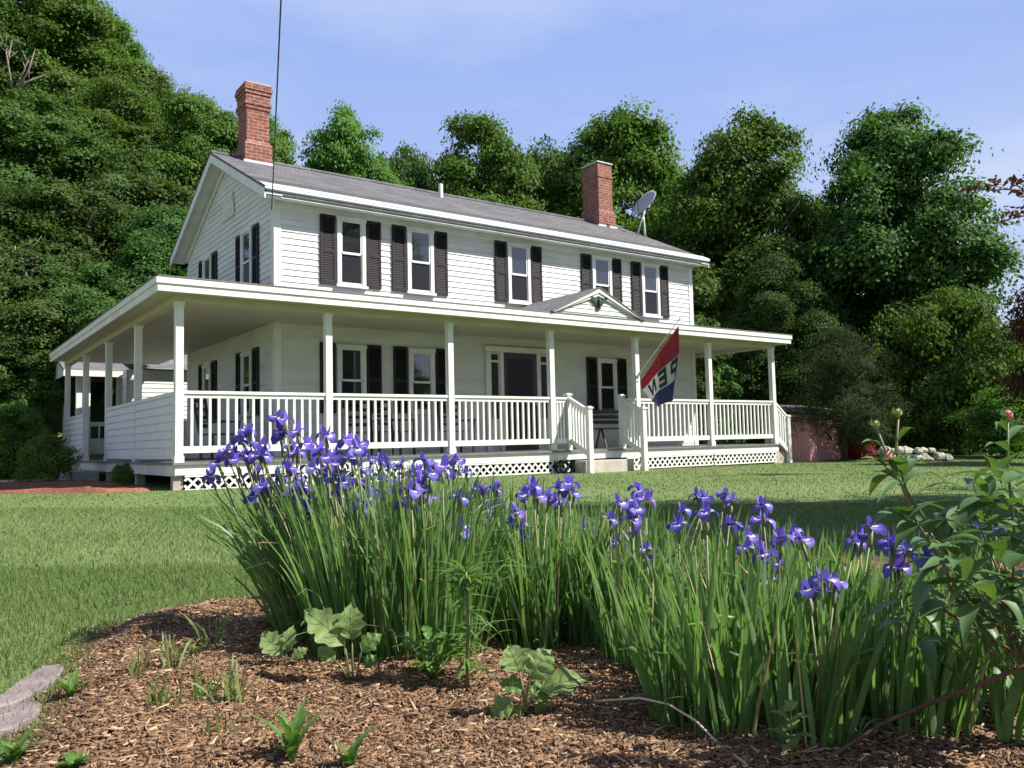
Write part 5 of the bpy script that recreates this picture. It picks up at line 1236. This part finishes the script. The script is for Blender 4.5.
# ------------------------------------------------------------------ peony
PB = bed_pt(985, 745); PB = ground_ab(1.28, 1.95); PB[2] = bed_z(PB[0], PB[1])
pe = empty('peony', PB, 'leafy peony bush with coral, pink and green buds at the right edge', 'peony')
CR0 = at(985, 640, 1.9)
def stem_to(pts, r=.004):
    m = MB(); q_ = [np.zeros(3)]+[at(*p)-PB for p in pts]; m.tube(q_, [r*1.2]+[r*.75]*(len(pts)-1)+[r*.5], 7); return m
STEMS = [[(1000, 660, 1.95), (940, 560, 1.78), (915, 520, 1.72), (900, 480, 1.70), (887.3, 459, 1.70)], [(1000, 660, 1.95), (945, 550, 1.78), (905, 490, 1.71), (885, 450, 1.72), (876.5, 428, 1.72)], [(1000, 660, 1.95), (945, 550, 1.78), (906, 490, 1.71), (896, 450, 1.70), (898.5, 416, 1.70)],
         [(1010, 640, 1.95), (1015, 540, 1.85), (1008, 470, 1.80), (1008, 418, 1.80)], [(1000, 660, 1.95), (950, 590, 1.75), (937, 525, 1.75)], [(1015, 650, 1.9), (985, 600, 1.65), (965, 590, 1.62)], [(1020, 660, 1.9), (1035, 560, 1.7), (1040, 480, 1.7)]]
sts = []
for s_ in STEMS: sts.append(stem_to(s_).build('stem', M['peony_stem'], pe, smooth=True))
def bud(par, c, r, m, sep=True, opened=0.0):
    b = MB(); c = np.array(c)-PB; n1, n2 = 8, 10; rings = []
    for i in range(n1+1):
        th = math.pi*i/n1; rings.append([c+np.array([r*math.sin(th)*math.cos(2*math.pi*j/n2)*(1+.06*(j % 2)), r*math.sin(th)*math.sin(2*math.pi*j/n2)*(1+.06*(j % 2)), r*(-1.0*math.cos(th)+.35*max(0, -math.cos(th))**3)])*np.array([1, 1, 1.0]) if False else c+r*np.array([math.sin(th)**1.25*math.cos(2*math.pi*j/n2+.5*th)*(1+.07*(j % 2)), math.sin(th)**1.25*math.sin(2*math.pi*j/n2+.5*th)*(1+.07*(j % 2)), -1.15*math.cos(th)]) for j in range(n2)])
    for i in range(n1):
        for j in range(n2): b.poly([rings[i][j], rings[i][(j+1) % n2], rings[i+1][(j+1) % n2], rings[i+1][j]])
    o = b.build('bud', m, par, smooth=True)
    if sep:
        b = MB()
        for k in range(5):
            a = k*1.257+.3; d_ = np.array([math.cos(a), math.sin(a), 0]); leaf_blade(b, c+np.array([0, 0, -r]), c+d_*r*(1.15 if k < 3 else 3.0)+np.array([0, 0, r*(1.75 if k < 3 else 1.3)]), r*1.3 if k < 3 else r*.55, droop=-.3 if k < 3 else .1, seg=5)
        b.build('sepal', M['peony_leaf'], par, smooth=True)
bud(sts[0], at(887, 456, 1.70), .0105, M['coral']); bud(sts[1], at(876, 425, 1.72), .008, M['greenbud']); bud(sts[2], at(898, 413, 1.70), .008, M['greenbud']); bud(sts[3], at(1008, 415, 1.80), .0095, M['pinkbud']); bud(sts[4], at(937, 517, 1.75), .009, M['straw'])
# leaflets laid out by eye: stalk end, tip, depth, width
LV = [((900, 482), (868, 476), 1.70, .020), ((903, 484), (945, 474), 1.69, .026), ((903, 484), (878, 495), 1.70, .014), ((902, 480), (898, 450), 1.72, .024), ((900, 470), (880, 455), 1.72, .022), ((905, 478), (925, 462), 1.73, .024), ((898, 462), (872, 462), 1.70, .016),
      ((915, 520), (885, 508), 1.74, .03), ((905, 520), (868, 522), 1.74, .028), ((920, 525), (895, 545), 1.72, .03), ((935, 530), (962, 512), 1.74, .036), ((930, 535), (915, 512), 1.74, .03), ((945, 540), (952, 505), 1.72, .030), ((955, 530), (985, 500), 1.70, .032), ((960, 510), (1000, 496), 1.7, .03), ((955, 530), (960, 502), 1.68, .03), ((935, 545), (905, 560), 1.70, .035),
      ((985, 497), (958, 470), 1.75, .028), ((990, 497), (984, 470), 1.75, .022), ((1000, 480), (985, 452), 1.80, .022), ((1005, 470), (1022, 448), 1.78, .032), ((1005, 485), (1035, 478), 1.75, .035), ((1000, 500), (965, 505), 1.7, .028), ((1010, 505), (1040, 500), 1.68, .04), ((1008, 520), (975, 530), 1.66, .04),
      ((968, 585), (915, 590), 1.60, .036), ((970, 585), (945, 612), 1.58, .045), ((965, 580), (953, 558), 1.60, .035), ((972, 585), (995, 600), 1.58, .035), ((970, 582), (990, 555), 1.62, .04), ((960, 570), (925, 560), 1.64, .03), ((950, 605), (920, 612), 1.66, .028), ((955, 560), (930, 545), 1.66, .03), ((1000, 560), (980, 545), 1.62, .04), ((1010, 570), (1040, 560), 1.6, .05), ((1000, 600), (1025, 630), 1.6, .045)]
LV += [((899, 440), (915, 428), 1.70, .012), ((880, 445), (862, 440), 1.72, .012), ((1008, 440), (1030, 425), 1.80, .018), ((1009, 452), (985, 440), 1.80, .020), ((1008, 432), (995, 424), 1.80, .012), ((892, 470), (915, 452), 1.70, .018), ((886, 468), (862, 456), 1.70, .018), ((890, 475), (868, 492), 1.69, .02)]
lm = MB()
for (p, q_, dpt, wd) in LV:
    a = at(*p, dpt)-PB; b = at(*q_, dpt+rnd.uniform(-.08, .08))-PB; leaf_blade(lm, a, b, wd*1.3, droop=rnd.uniform(.05, .2), fold=.3, curl=rnd.uniform(0, .2), up=(rnd.uniform(-.3, .3), rnd.uniform(-.3, .3), 1)); m0 = a-(b-a)*.12; lm.tube([m0, a], .0016, 4)
for k in range(290):
    px = rnd.uniform(900, 1120); py = rnd.uniform(462, 655)
    if py < 478+max(0, (975-px))*1.0: continue
    dpt = rnd.uniform(1.6, 2.15); a = at(px, py, dpt)-PB; az = rnd.uniform(0, 6.28); L = rnd.uniform(.07, .13); b = a+np.array([math.cos(az)*L, math.sin(az)*L, rnd.uniform(-.05, .04)]); leaf_blade(lm, a, b, rnd.uniform(.024, .042), droop=rnd.uniform(.05, .2), fold=.3, curl=.15)
    if k % 3 == 0: lm.tube([a, a*.75+np.array([0, 0, -.03])], .0016, 4)
o = lm.build('leaves', M['peony_leaf'], pe, smooth=True)
m = MB()
for k in range(12):
    e_ = at(rnd.uniform(930, 1090), rnd.uniform(520, 640), rnd.uniform(1.65, 2.1))-PB; m.tube([(rnd.uniform(-.05, .05), rnd.uniform(-.05, .05), -.02), e_*.5+np.array([0, 0, .06]), e_], [.005, .004, .0025], 6)
m.build('stems', M['cane'], pe, smooth=True)
